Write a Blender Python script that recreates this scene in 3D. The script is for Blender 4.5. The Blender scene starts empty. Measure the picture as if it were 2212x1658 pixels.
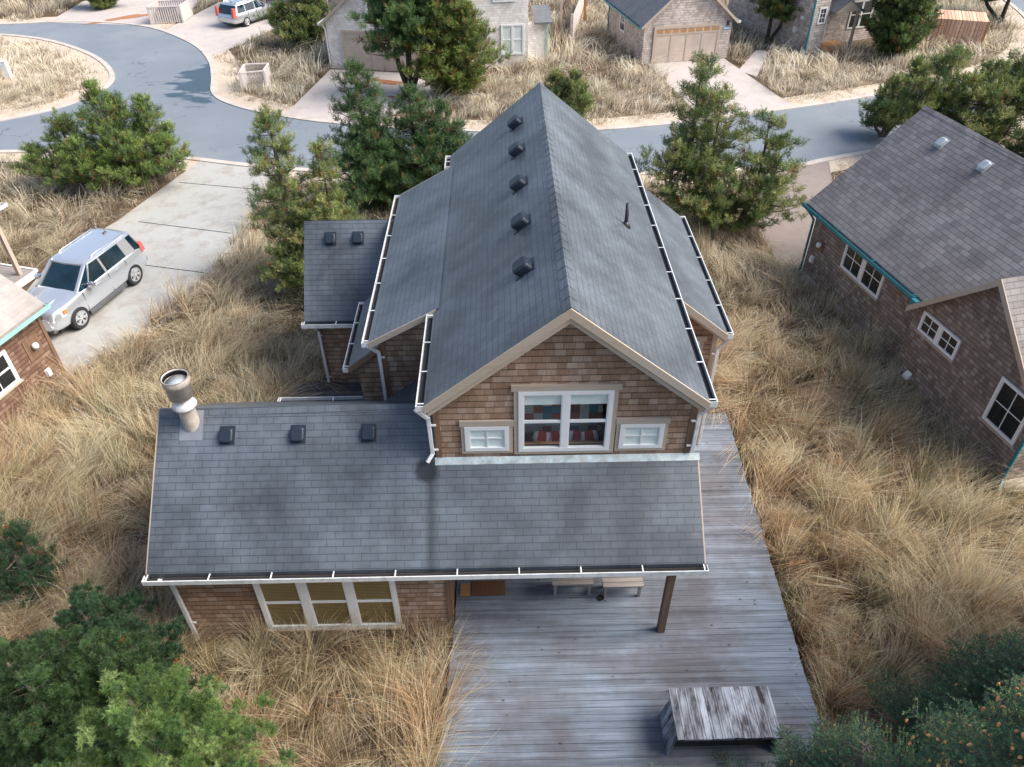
import bpy, math, random
import numpy as np
from mathutils import Vector, Matrix
sc = bpy.context.scene
rad = math.radians

# ------------------------------------------------------------------ camera
CAMH = 14.8
cd = bpy.data.cameras.new("camera"); cam = bpy.data.objects.new("camera", cd)
sc.collection.objects.link(cam); sc.camera = cam
cd.sensor_width = 36; cd.lens = 36 * 2870 / 3840; cd.clip_start = 0.1; cd.clip_end = 1500
_f = 2870 * 2212 / 3840
def _d(u, v):
    a = np.array([u - 1106., v - 829., _f]); return a / np.linalg.norm(a)
_Y = _d(1068, -525.9); _Z = -_d(1126.2, 2845.6)
_Z = _Z - _Y * (_Z @ _Y); _Z /= np.linalg.norm(_Z); _X = np.cross(_Y, _Z)
RM = np.stack([_X, _Y, _Z])
_c = RM
cam.matrix_world = Matrix(((_c[0, 0], -_c[0, 1], -_c[0, 2], 0), (_c[1, 0], -_c[1, 1], -_c[1, 2], 0),
                           (_c[2, 0], -_c[2, 1], -_c[2, 2], CAMH), (0, 0, 0, 1)))
def G(u, v, z=0.):                      # point of the flat ground seen at that place of the photo
    r = RM @ _d(u, v); t = (z - CAMH) / r[2]; return (r[0] * t, r[1] * t, z)

# ------------------------------------------------------------------ light
SUN_EL, SUN_AZ = rad(45), rad(-5)      # azimuth measured from +X
sdir = Vector((math.cos(SUN_EL) * math.cos(SUN_AZ), math.cos(SUN_EL) * math.sin(SUN_AZ), math.sin(SUN_EL)))
w = bpy.data.worlds.new("World"); sc.world = w; w.use_nodes = True
nt = w.node_tree; nt.nodes.clear()
sky = nt.nodes.new('ShaderNodeTexSky'); sky.sky_type = 'NISHITA'; sky.sun_disc = False
sky.sun_elevation = SUN_EL; sky.sun_rotation = math.atan2(sdir.x, sdir.y)
sky.air_density = 1.0; sky.dust_density = 2.5; sky.ozone_density = 1.0
bg = nt.nodes.new('ShaderNodeBackground'); bg.inputs[1].default_value = 0.13
wo = nt.nodes.new('ShaderNodeOutputWorld')
nt.links.new(sky.outputs[0], bg.inputs[0]); nt.links.new(bg.outputs[0], wo.inputs[0])
sl = bpy.data.lights.new("sun", 'SUN'); sl.energy = 3.3; sl.angle = rad(38); sl.color = (1, 0.95, 0.88)
so = bpy.data.objects.new("sun", sl); sc.collection.objects.link(so)
so.rotation_euler = (-sdir).to_track_quat('-Z', 'Y').to_euler()
sc.view_settings.view_transform = 'Standard'; sc.view_settings.look = 'None'
sc.view_settings.exposure = 0.88; sc.view_settings.gamma = 1
sc.cycles.max_bounces = 5; sc.cycles.transparent_max_bounces = 12
sc.cycles.diffuse_bounces = 3

# ------------------------------------------------------------------ helpers
C = sc.collection
rng = np.random.default_rng(7); random.seed(5)
def link(o, parent=None):
    C.objects.link(o)
    if parent: o.parent = parent
    return o
def tag(o, label=None, cat=None, group=None, kind=None):
    if label: o['label'] = label
    if cat: o['category'] = cat
    if group: o['group'] = group
    if kind: o['kind'] = kind
    return o
def empty(name, loc, rz=0., label=None, cat=None, group=None):
    o = bpy.data.objects.new(name, None); o.empty_display_size = .3
    o.location = loc; o.rotation_euler = (0, 0, rz); C.objects.link(o)
    return tag(o, label, cat, group)
def copy_tree(o, parent=None):
    c = o.copy(); C.objects.link(c); c.parent = parent
    for ch in list(o.children): copy_tree(ch, c)
    return c

class MB:
    def __init__(s, off=(0, 0, 0)): s.v = []; s.f = []; s.off = Vector(off)
    def add(s, vs, fs):
        n = len(s.v); s.v += [Vector(v) - s.off for v in vs]; s.f += [tuple(i + n for i in f) for f in fs]; return s
    def quad(s, *p): return s.add(p, [tuple(range(len(p)))])
    def hexa(s, b, t):      # 4 bottom, 4 top (ccw from above)
        return s.add(list(b) + list(t), [(3, 2, 1, 0), (4, 5, 6, 7), (0, 1, 5, 4), (1, 2, 6, 5), (2, 3, 7, 6), (3, 0, 4, 7)])
    def box(s, x0, x1, y0, y1, z0, z1):
        return s.hexa([(x0, y0, z0), (x1, y0, z0), (x1, y1, z0), (x0, y1, z0)], [(x0, y0, z1), (x1, y0, z1), (x1, y1, z1), (x0, y1, z1)])
    def obox(s, O, U, N, u0, u1, z0, z1, n0, n1):   # box on a wall: U along, N outward, z up
        O = Vector(O); U = Vector(U); N = Vector(N); Z = Vector((0, 0, 1))
        P = lambda u, z, n: O + U * u + Z * z + N * n
        b = [P(u0, z0, n1), P(u1, z0, n1), P(u1, z0, n0), P(u0, z0, n0)]
        t = [P(u0, z1, n1), P(u1, z1, n1), P(u1, z1, n0), P(u0, z1, n0)]
        if U.cross(Z).dot(N) < 0: b.reverse(); t.reverse()
        return s.hexa(b, t)
    def beam(s, p0, p1, w_, h, up=(0, 0, 1)):       # rectangular bar
        p0 = Vector(p0); p1 = Vector(p1); d = (p1 - p0).normalized(); a = d.cross(Vector(up))
        if a.length < 1e-3: a = d.cross(Vector((0, 1, 0)))
        a.normalize(); b = a.cross(d); a *= w_ / 2; b *= h / 2
        return s.hexa([p0 - a - b, p0 + a - b, p1 + a - b, p1 - a - b], [p0 - a + b, p0 + a + b, p1 + a + b, p1 - a + b])
    def slab(s, pts, th):                           # roof panel, pts ccw from above, thickened down
        P = [Vector(p) for p in pts]; n = len(P); B = [p - Vector((0, 0, th)) for p in P]
        return s.add(P + B, [tuple(range(n)), tuple(range(2 * n - 1, n - 1, -1))] + [(i, i + n, (i + 1) % n + n, (i + 1) % n) for i in range(n)])
    def prism(s, poly, d):                          # polygon extruded by vector d
        P = [Vector(p) for p in poly]; D = Vector(d); n = len(P); Q = [p + D for p in P]
        return s.add(P + Q, [tuple(range(n - 1, -1, -1)), tuple(range(n, 2 * n))] + [(i, (i + 1) % n, (i + 1) % n + n, i + n) for i in range(n)])
    def tube(s, pts, r, n=8, cap=True):
        pts = [Vector(p) for p in pts]; rs = r if isinstance(r, (list, tuple)) else [r] * len(pts); base = len(s.v); vs = []
        for i, p in enumerate(pts):
            d = (pts[min(i + 1, len(pts) - 1)] - pts[max(i - 1, 0)]).normalized()
            a = d.cross(Vector((0, 0, 1)));
            if a.length < 1e-2: a = Vector((1, 0, 0))
            a.normalize(); b = d.cross(a)
            for k in range(n):
                t = 2 * math.pi * k / n; vs.append(p + (a * math.cos(t) + b * math.sin(t)) * rs[i])
        fs = []
        for i in range(len(pts) - 1):
            for k in range(n):
                fs.append((i * n + k, (i + 1) * n + k, (i + 1) * n + (k + 1) % n, i * n + (k + 1) % n))
        if cap: fs += [tuple(range(n)), tuple(range(len(pts) * n - 1, (len(pts) - 1) * n - 1, -1))]
        return s.add(vs, fs)
    def build(s, name, m, parent=None, smooth=False, bevel=0):
        me = bpy.data.meshes.new(name); me.from_pydata([tuple(v) for v in s.v], [], s.f); me.update()
        uv = me.uv_layers.new(name='UVMap').data
        Z = Vector((0, 0, 1))
        for p in me.polygons:
            n = p.normal
            if abs(n.z) > .999: t = Vector((1, 0, 0)); b = Vector((0, 1, 0))
            else: t = Z.cross(n).normalized(); b = n.cross(t)
            for li in p.loop_indices:
                co = me.vertices[me.loops[li].vertex_index].co + s.off
                uv[li].uv = (co.dot(t), co.dot(b))
            p.use_smooth = smooth
        me.materials.append(m); o = bpy.data.objects.new(name, me); link(o, parent)
        if bevel:
            md = o.modifiers.new('bevel', 'BEVEL'); md.width = bevel; md.segments = 2; md.limit_method = 'ANGLE'
        return o

# ------------------------------------------------------------------ materials
class NT:
    def __init__(s, name):
        s.m = bpy.data.materials.new(name); s.m.use_nodes = True; s.t = s.m.node_tree; s.t.nodes.clear()
        s.out = s.t.nodes.new('ShaderNodeOutputMaterial')
    def n(s, typ, ins=None, **kw):
        nd = s.t.nodes.new(typ)
        for k, v in kw.items(): setattr(nd, k, v)
        for k, v in (ins or {}).items(): s.set(nd.inputs[k], v)
        return nd
    def set(s, inp, v):
        if isinstance(v, bpy.types.NodeSocket): s.t.links.new(v, inp)
        elif isinstance(v, (tuple, list)) and len(v) == 3 and inp.type == 'RGBA': inp.default_value = (*v, 1)
        else: inp.default_value = v
    def math(s, op, a, b=0., c=None, clamp=False):
        nd = s.t.nodes.new('ShaderNodeMath'); nd.operation = op; nd.use_clamp = clamp
        s.set(nd.inputs[0], a); s.set(nd.inputs[1], b)
        if c is not None: s.set(nd.inputs[2], c)
        return nd.outputs[0]
    def mix(s, f, a, b, mode='MIX'):
        nd = s.t.nodes.new('ShaderNodeMix'); nd.data_type = 'RGBA'; nd.blend_type = mode
        s.set(nd.inputs[0], f); s.set(nd.inputs[6], a); s.set(nd.inputs[7], b); return nd.outputs[2]
    def ramp(s, f, *stops):
        nd = s.t.nodes.new('ShaderNodeValToRGB'); e = nd.color_ramp.elements
        while len(e) < len(stops): e.new(.5)
        for el, (p, c) in zip(e, stops):
            el.position = p; el.color = (*c, 1) if isinstance(c, (tuple, list)) else (c, c, c, 1)
        s.set(nd.inputs[0], f); return nd.outputs[0]
    def noise(s, vec, scale, detail=4, rough=.6, dim='3D'):
        nd = s.n('ShaderNodeTexNoise', {'Scale': scale, 'Detail': detail, 'Roughness': rough}); s.set(nd.inputs['Vector'], vec); return nd.outputs[0]
    def obj(s): return s.n('ShaderNodeNewGeometry').outputs['Position']
    def uv(s): return s.n('ShaderNodeTexCoord').outputs['UV']
    def scale(s, v, sx, sy, sz=1):
        return s.n('ShaderNodeMapping', {'Vector': v, 'Scale': (sx, sy, sz)}).outputs[0]
    def white(s, a, b):
        cb = s.n('ShaderNodeCombineXYZ', {0: a, 1: b}).outputs[0]
        return s.n('ShaderNodeTexWhiteNoise', {'Vector': cb}, noise_dimensions='2D').outputs[0]
    def bsdf(s, col, rough=.8, bump=None, bs=.3, bd=.02, metal=0., spec=.5, coat=0.):
        p = s.n('ShaderNodeBsdfPrincipled', {'Base Color': col, 'Roughness': rough, 'Metallic': metal, 'Specular IOR Level': spec, 'Coat Weight': coat})
        if bump is not None:
            b = s.n('ShaderNodeBump', {'Strength': bs, 'Distance': bd, 'Height': bump}); s.t.links.new(b.outputs[0], p.inputs['Normal'])
        s.t.links.new(p.outputs[0], s.out.inputs[0]); return s.m

def courses(t, uvv, h, wd, jitter, wj=0.):
    """rows of tabs: returns (random per tab, height in the row 0..1, gap mask)"""
    sp = t.n('ShaderNodeSeparateXYZ', {0: uvv}); u, v = sp.outputs[0], sp.outputs[1]
    r = t.math('DIVIDE', v, h); row = t.math('FLOOR', r); fr = t.math('FRACT', r)
    rj = t.white(row, 3.3)
    sh = t.math('ADD', t.math('MULTIPLY', t.math('MODULO', row, 2.), .5), t.math('MULTIPLY', rj, jitter))
    cu = t.math('ADD', t.math('DIVIDE', u, wd), sh)
    if wj:
        nz = t.noise(t.n('ShaderNodeCombineXYZ', {0: t.math('MULTIPLY', cu, .9), 1: t.math('MULTIPLY', row, 7.7)}).outputs[0], 1., 2)
        cu = t.math('ADD', cu, t.math('MULTIPLY', nz, wj))
    col = t.math('FLOOR', cu); fc = t.math('FRACT', cu)
    rn = t.white(col, row)
    return rn, fr, fc

def m_shingle(name, c, h=.143, wd=.333, var=.2, lc=.55, patch=(.8, 1.12), tint=(1, 1, 1), rough=.75, streak=False):
    t = NT(name); uvv = t.uv()
    rn, fr, fc = courses(t, uvv, h, wd, .12)
    line = t.math('MAXIMUM', t.math('LESS_THAN', fr, .10), t.math('LESS_THAN', fc, .035))
    pos = t.obj()
    g = t.noise(pos, 900, 2); n1 = t.noise(pos, .55, 5, .65); n2 = t.noise(t.scale(uvv, 3.5, .5), 1.0, 4)
    val = t.math('MULTIPLY', t.math('MULTIPLY_ADD', rn, var, 1 - var / 2), t.ramp(n1, (.36, patch[0]), (.64, patch[1])))
    val = t.math('MULTIPLY', val, t.ramp(n2, (.3, .88), (.7, 1.08)))
    val = t.math('MULTIPLY', val, t.math('MULTIPLY_ADD', line, lc - 1, 1.))
    val = t.math('MULTIPLY', val, t.math('MULTIPLY_ADD', g, .5, .75))
    if streak:
        sp = t.n('ShaderNodeSeparateXYZ', {0: pos}); xx = sp.outputs[0]; yy = sp.outputs[1]
        dx = t.math('ABSOLUTE', t.math('ADD', xx, t.math('MULTIPLY_ADD', t.noise(pos, 1.5, 3), .1, 1.42 + .02)))
        st = t.math('SUBTRACT', 1., t.math('DIVIDE', dx, .16), clamp=True)
        st = t.math('MULTIPLY', st, t.math('LESS_THAN', yy, 10.95))
        val = t.math('MULTIPLY', val, t.math('MULTIPLY_ADD', st, -.55, 1.))
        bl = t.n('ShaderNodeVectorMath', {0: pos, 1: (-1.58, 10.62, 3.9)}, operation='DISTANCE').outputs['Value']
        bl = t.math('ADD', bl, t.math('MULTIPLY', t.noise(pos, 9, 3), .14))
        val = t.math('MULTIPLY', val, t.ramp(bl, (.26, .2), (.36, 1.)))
    cc = t.mix(t.noise(pos, 1.3, 3), tuple(a * b for a, b in zip(c, (1., .99, 1.06))), tuple(a * b for a, b in zip(c, (1.06, 1., .97))))
    cc = t.mix(1., cc, t.n('ShaderNodeCombineColor', {0: val, 1: val, 2: val}).outputs[0], 'MULTIPLY')
    hgt = t.math('ADD', t.math('SUBTRACT', 1., fr), t.math('MULTIPLY', g, .3))
    return t.bsdf(cc, rough, hgt, .4, .010, spec=.6 if rough < .5 else .35)

def m_shake(name, cols, h=.135, wd=.17, lc=.45):
    t = NT(name); uvv = t.uv(); rn, fr, fc = courses(t, uvv, h, wd, .9, 1.2)
    pos = t.obj()
    gap = t.math('LESS_THAN', fc, .05); butt = t.math('LESS_THAN', fr, .15)
    line = t.math('MAXIMUM', t.math('MULTIPLY', gap, .5), butt)
    base = t.ramp(rn, (0., cols[0]), (.35, cols[1]), (.7, cols[2]), (1., cols[3]))
    grain = t.noise(t.scale(uvv, 70, 4), 1., 3); big = t.noise(pos, .9, 4)
    val = t.math('MULTIPLY', t.ramp(grain, (.25, .75), (.75, 1.2)), t.ramp(big, (.3, .75), (.7, 1.15)))
    val = t.math('MULTIPLY', val, t.math('MULTIPLY_ADD', line, lc - 1, 1.))
    cc = t.mix(1., base, t.n('ShaderNodeCombineColor', {0: val, 1: val, 2: val}).outputs[0], 'MULTIPLY')
    hh = t.math('ADD', t.math('MULTIPLY', t.math('SUBTRACT', 1., fr), t.math('SUBTRACT', 1., gap)), t.math('MULTIPLY', rn, .35))
    return t.bsdf(cc, .85, hh, .8, .02, spec=.25)

def m_wood(name, c1, c2, c3=None, sx=1.5, sy=40, rough=.8, knots=0, axis='u', board=None, big=.8):
    t = NT(name); uvv = t.uv(); pos = t.obj()
    if axis == 'u': g = t.noise(t.scale(uvv, sx, sy), 1., 5)
    else: g = t.noise(t.scale(uvv, sy, sx), 1., 5)
    cc = t.mix(t.ramp(g, (.3, 0.), (.7, 1.)), c1, c2)
    b = t.noise(pos if axis == 'u' else t.scale(uvv, 5.5, 1.3), big, 5, .7)
    if c3: cc = t.mix(t.ramp(b, (.42, 0.), (.62, 1.)), cc, c3)
    if board:
        sp = t.n('ShaderNodeSeparateXYZ', {0: uvv}); q = t.math('DIVIDE', sp.outputs[1 if axis == 'u' else 0], board)
        rn = t.white(t.math('FLOOR', q), 1.7); fr = t.math('FRACT', q)
        bv = .34 if 'deck' in name else .55
        k = t.math('MULTIPLY', t.math('MULTIPLY_ADD', rn, bv, 1. - bv * .6), t.math('MULTIPLY_ADD', t.math('LESS_THAN', fr, .07), -.7 if 'deck' not in name else 0., 1.))
        cc = t.mix(1., cc, t.n('ShaderNodeCombineColor', {0: k, 1: k, 2: k}).outputs[0], 'MULTIPLY')
    if knots:
        vo = t.n('ShaderNodeTexVoronoi', {'Vector': t.scale(uvv, knots * .55, knots), 'Scale': 1., 'Randomness': 1.})
        sel = t.math('GREATER_THAN', t.n('ShaderNodeSeparateColor', {0: vo.outputs['Color']}).outputs[0], .5)
        kn = t.math('MULTIPLY', sel, t.ramp(t.math('ADD', vo.outputs['Distance'], t.math('MULTIPLY', t.noise(pos, 25, 2), .09)), (.10, .8), (.17, 0.)))
        cc = t.mix(kn, cc, (.02, .018, .02))
    if 'deck' in name:
        st = t.noise(t.scale(uvv, .35, 5.5), 1., 5, .7); cc = t.mix(1., cc, t.ramp(st, (.36, .70), (.62, 1.15)), 'MULTIPLY')
    return t.bsdf(cc, rough, g, .35, .01, spec=.3)

def m_plain(name, c, rough=.6, metal=0., var=.12, sc_=3., spec=.5, bs=.08, coat=0., dirt=None):
    t = NT(name); pos = t.obj(); n = t.noise(pos, sc_, 5, .65)
    k = t.ramp(n, (.3, 1 - var), (.7, 1 + var))
    cc = t.mix(1., c, k, 'MULTIPLY')
    if dirt: cc = t.mix(t.ramp(t.noise(pos, sc_ * 2.3, 5, .7), (.5, 0.), (.72, .8)), cc, dirt)
    return t.bsdf(cc, rough, n, bs, .01, metal, spec, coat)

def m_glass(name, tint=(.93, .97, .96), dark=.0):
    t = NT(name); fr = t.n('ShaderNodeFresnel', {0: 1.5}).outputs[0]
    a = t.n('ShaderNodeBsdfTransparent', {0: tint}); b = t.n('ShaderNodeBsdfGlossy', {'Color': (1, 1, 1), 'Roughness': .03})
    mx = t.n('ShaderNodeMixShader', {0: .07})
    t.t.links.new(a.outputs[0], mx.inputs[1]); t.t.links.new(b.outputs[0], mx.inputs[2]); t.t.links.new(mx.outputs[0], t.out.inputs[0]); return t.m

M = {}
M['roof'] = m_shingle('roof shingles slate grey', (.094, .112, .128), streak=True, var=.14, lc=.45, patch=(.52, 1.22), rough=.40)
M['roof_r'] = m_shingle('roof shingles mottled brown grey', (.245, .23, .215), h=.16, wd=.30, var=.35, lc=.38)
M['roof_far'] = m_shingle('roof shingles blue grey', (.15, .165, .18), var=.15)
M['roof_l'] = m_shingle('roof shingles light tan', (.36, .335, .30), var=.1, lc=.9)
M['shake'] = m_shake('cedar shakes brown', [(.27, .17, .11), (.32, .205, .135), (.37, .245, .17), (.45, .33, .25)], .148, .18, .36)
M['shake_r'] = m_shake('cedar shakes grey brown', [(.20, .155, .128), (.24, .19, .158), (.275, .222, .187), (.36, .305, .27)], .13, .15, .42)
M['shake_l'] = m_shake('cedar shakes red brown', [(.14, .078, .05), (.18, .10, .068), (.21, .125, .088), (.27, .18, .13)], .14, .16, .36)
M['shake_w'] = m_shake('bleached shakes', [(.70, .63, .57), (.75, .69, .64), (.78, .74, .69), (.82, .79, .75)], .14, .2, .86)
M['shake_g'] = m_shake('weathered grey shakes', [(.42, .34, .29), (.50, .42, .37), (.57, .49, .44), (.64, .57, .51)], .14, .18, .6)
M['trimwood'] = m_wood('weathered trim board', (.40, .32, .235), (.49, .40, .31), (.44, .38, .32), 1.2, 26, knots=0)
M['trimdark'] = m_wood('brown corner board', (.15, .085, .05), (.24, .15, .095), None, 26, 1.2)
M['white'] = m_plain('white vinyl', (.78, .78, .77), .4, var=.04)
M['gutter'] = m_plain('white gutter paint', (.72, .73, .72), .4, var=.08, dirt=(.45, .43, .38))
M['gutdark'] = m_plain('matte black', (.018, .018, .02), .9)
M['teal'] = m_plain('teal paint', (.02, .19, .24), .4, var=.15)
M['tealpale'] = m_plain('pale green gutter', (.30, .60, .50), .4, var=.1)
M['vent'] = m_plain('dark vent plastic', (.016, .024, .036), .45, spec=.4)
M['ventlight'] = m_plain('galvanised vent', (.50, .53, .53), .4, .3)
M['pipe'] = m_plain('black pipe', (.03, .03, .033), .5)
M['metal'] = m_plain('galvanised chimney', (.50, .44, .38), .42, .2, var=.18, sc_=5, dirt=(.30, .24, .18))
M['metalw'] = m_plain('weathered white metal', (.62, .62, .60), .5, .2, var=.15, dirt=(.35, .18, .08))
M['flash'] = m_plain('mottled metal flashing', (.46, .53, .53), .5, .2, var=.35, sc_=4, dirt=(.42, .32, .22))
M['leadgrey'] = m_plain('lead grey flashing', (.20, .21, .24), .5, .2)
M['dark'] = m_plain('dark interior', (.02, .021, .022), .9)
M['inner'] = m_plain('interior wall', (.30, .25, .20), .9)
M['glass'] = m_glass('window glass')
M['paneglass'] = m_plain('dark window glass', (.015, .02, .022), .06, spec=.7, var=.3, bs=0)
M['blindw'] = m_plain('pale roller blind', (.78, .80, .78), .8, var=.05)
def m_blind():
    t = NT('golden slat blind'); sp = t.n('ShaderNodeSeparateXYZ', {0: t.uv()})
    f = t.math('FRACT', t.math('DIVIDE', sp.outputs[1], .05)); cc = t.ramp(f, (.0, (.03, .015, .005)), (.35, (.22, .14, .05)), (.8, (.34, .23, .09)))
    return t.bsdf(cc, .6, f, .5, .01)
M['blind'] = m_blind()
M['deck'] = m_wood('weathered deck boards', (.135, .165, .205), (.27, .31, .365), (.14, .14, .155), .8, 30, knots=5., board=.14, big=.4)
M['deckdark'] = m_wood('dark grey boards', (.03, .032, .035), (.085, .085, .09), (.13, .11, .09), .8, 30, board=.14)  # near-black grey grain with brownish patches
M['table'] = m_wood('peeling painted planks', (.26, .28, .32), (.42, .45, .50), (.05, .04, .045), 1., 14, axis='v', board=.172, big=1.)
M['bench'] = m_wood('grey bench wood', (.24, .21, .19), (.36, .33, .31), None, 1., 30)
M['post'] = m_wood('brown post', (.15, .09, .055), (.22, .145, .10), None, 30, 1.)
M['postpale'] = m_wood('pale post', (.42, .33, .26), (.52, .43, .35), None, 30, 1.)
M['mat'] = m_plain('brown doormat', (.16, .075, .035), .95, var=.15, sc_=20)
M['ply'] = m_plain('orange plywood', (.42, .22, .09), .8, var=.15)
M['orangewood'] = m_wood('orange cedar boards', (.62, .36, .24), (.70, .46, .33), None, 8, 1., board=.3, axis='v')
M['garagewood'] = m_wood('garage door boards', (.50, .39, .31), (.62, .51, .43), (.45, .37, .32), .8, 16, big=.7)
M['lattice'] = m_plain('bleached lattice', (.60, .53, .49), .8)
M['chairw'] = m_plain('white chair paint', (.75, .75, .76), .5, var=.04)
M['bluesign'] = m_plain('blue sign', (.18, .42, .62), .5)
M['signw'] = m_plain('white sign', (.8, .8, .8), .5)

def m_conc(name, c, joints=0, dirt=(.30, .22, .17)):
    t = NT(name); pos = t.obj(); n = t.noise(pos, 1.2, 6, .7); n2 = t.noise(pos, 40, 3)
    cc = t.mix(t.ramp(n, (.48, 0.), (.75, .75)), c, dirt)
    cc = t.mix(1., cc, t.ramp(n2, (.3, .86), (.7, 1.08)), 'MULTIPLY')
    return t.bsdf(cc, .85, n2, .2, .01)
M['conc'] = m_conc('driveway concrete', (.39, .385, .36), dirt=(.25, .19, .15))
M['concw'] = m_conc('pale driveway concrete', (.47, .42, .39), dirt=(.36, .30, .27))
M['concb'] = m_conc('brown driveway concrete', (.25, .205, .18), dirt=(.17, .125, .11))
M['kerb'] = m_conc('kerb concrete', (.50, .45, .40))
M['found'] = m_conc('foundation concrete', (.46, .42, .38))
def m_asph():
    t = NT('asphalt'); pos = t.obj(); n = t.noise(pos, .25, 5, .6); n2 = t.noise(pos, 60, 3)
    cc = t.mix(n, (.145, .17, .20), (.205, .23, .255))
    v = t.n('ShaderNodeVectorMath', {0: pos, 1: (-17.3, 47.8, 0)}, operation='SUBTRACT').outputs[0]
    v = t.n('ShaderNodeVectorMath', {0: v, 1: (.42, .2, 1)}, operation='MULTIPLY').outputs[0]
    dd = t.n('ShaderNodeVectorMath', {0: v}, operation='LENGTH').outputs['Value']
    dd = t.math('ADD', dd, t.math('MULTIPLY', t.math('SUBTRACT', t.noise(t.scale(pos, .5, 1.3), .9, 5, .6), .5), 2.6))
    wet = t.ramp(dd, (.72, 1.), (.86, 0.))
    cr = t.n('ShaderNodeTexVoronoi', {'Vector': t.n('ShaderNodeVectorMath', {0: pos, 1: t.n('ShaderNodeVectorMath', {0: t.n('ShaderNodeTexNoise', {'Vector': pos, 'Scale': 1.2, 'Detail': 4}).outputs['Color'], 1: (1.6, 1.6, 0)}, operation='MULTIPLY').outputs[0]}).outputs[0], 'Scale': .28}, feature='DISTANCE_TO_EDGE').outputs['Distance']
    cc = t.mix(t.math('MULTIPLY', t.math('MULTIPLY', t.math('LESS_THAN', cr, .004), .6), t.math('GREATER_THAN', t.noise(pos, .4, 2), .5)), cc, (.06, .07, .08))
    cc = t.mix(t.ramp(t.noise(pos, .11, 4, .7), (.5, 0.), (.62, .35)), cc, (.27, .28, .29))
    cc = t.mix(wet, cc, (.04, .065, .085))
    cc = t.mix(1., cc, t.ramp(n2, (.3, .9), (.7, 1.08)), 'MULTIPLY')
    return t.bsdf(cc, t.math('MULTIPLY_ADD', wet, -.35, .7), n2, .2, .01)
M['asph'] = m_asph()
def m_ground():
    t = NT('sandy ground'); pos = t.obj(); n = t.noise(pos, .35, 6, .65); n2 = t.noise(pos, 9, 5, .7)
    cc = t.mix(t.ramp(n, (.35, 0.), (.65, 1.)), (.09, .062, .038), (.23, .17, .115))
    cc = t.mix(1., cc, t.ramp(n2, (.3, .6), (.7, 1.2)), 'MULTIPLY')
    return t.bsdf(cc, .95, n2, .6, .05, spec=.1)
M['ground'] = m_ground()
M['sand'] = m_conc('sandy verge', (.50, .42, .33), dirt=(.42, .30, .20))
M['litter'] = m_plain('orange needle litter', (.34, .15, .07), .95, var=.3, sc_=15)
M['puddle'] = m_plain('puddle water', (.10, .12, .14), .02, spec=1., var=.05, bs=0)
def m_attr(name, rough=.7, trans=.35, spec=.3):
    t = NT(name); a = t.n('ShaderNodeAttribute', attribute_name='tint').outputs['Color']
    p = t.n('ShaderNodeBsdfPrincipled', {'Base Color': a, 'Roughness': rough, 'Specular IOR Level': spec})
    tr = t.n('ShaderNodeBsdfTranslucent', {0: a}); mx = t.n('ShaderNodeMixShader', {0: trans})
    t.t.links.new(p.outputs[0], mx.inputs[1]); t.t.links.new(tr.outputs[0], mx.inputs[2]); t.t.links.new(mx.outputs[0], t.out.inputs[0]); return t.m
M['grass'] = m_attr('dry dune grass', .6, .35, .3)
M['needles'] = m_attr('pine needles', .5, .3, .4)
M['bark'] = m_plain('pine bark', (.16, .12, .10), .95, var=.3, sc_=12, bs=.5)
M['barkdark'] = m_plain('dark pine bark', (.05, .038, .03), .95, var=.3, sc_=12, bs=.5)
M['cone'] = m_plain('orange cones', (.80, .36, .15), .7, var=.25, sc_=30)

# ------------------------------------------------------------------ setting
def sheet(name, pts, z, m, smooth=0, kind='structure', label=None):
    P = [tuple(p[:2]) for p in pts]
    me = MB().add([(x, y, z) for x, y in P], [tuple(range(len(P)))])
    a = sum(P[i][0] * P[(i + 1) % len(P)][1] - P[(i + 1) % len(P)][0] * P[i][1] for i in range(len(P)))
    if a < 0: me.f = [tuple(reversed(me.f[0]))]
    o = me.build(name, m); o['kind'] = kind
    return o
def spline(pts, n=6, closed=False):
    P = [np.array(p[:2], float) for p in pts]; out = []; N = len(P)
    for i in range(N if closed else N - 1):
        g = lambda k: P[k % N] if closed else P[max(0, min(N - 1, k))]
        a, b, c, d = g(i - 1), g(i), g(i + 1), g(i + 2)
        for k in range(n):
            t = k / n; out.append(.5 * ((2 * b) + (-a + c) * t + (2 * a - 5 * b + 4 * c - d) * t * t + (-a + 3 * b - 3 * c + d) * t ** 3))
    if not closed: out.append(P[-1])
    return out
def kerb(name, pts, wdt, h, m, closed=False):
    P = [np.array(p[:2]) for p in pts]; n = len(P); mb = MB(); L = []; Rr = []
    for i in range(n):
        a = P[(i - 1) % n] if closed or i else P[i]; b = P[(i + 1) % n] if closed or i < n - 1 else P[i]
        d = (b - a) / (np.linalg.norm(b - a) + 1e-9); nn = np.array([-d[1], d[0]])
        L.append(P[i] + nn * wdt / 2); Rr.append(P[i] - nn * wdt / 2)
    for i in range(n if closed else n - 1):
        j = (i + 1) % n; k = .06
        l0, l1, r0, r1 = L[i], L[j], Rr[i], Rr[j]
        mb.add([(*r0, 0), (*r1, 0), (*r1, h), (*r0, h), (*l0, h), (*l1, h), (*l0, 0), (*l1, 0)], [(0, 1, 2, 3), (3, 2, 5, 4), (4, 5, 7, 6)])
    o = mb.build(name, m); o['kind'] = 'structure'; return o

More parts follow.
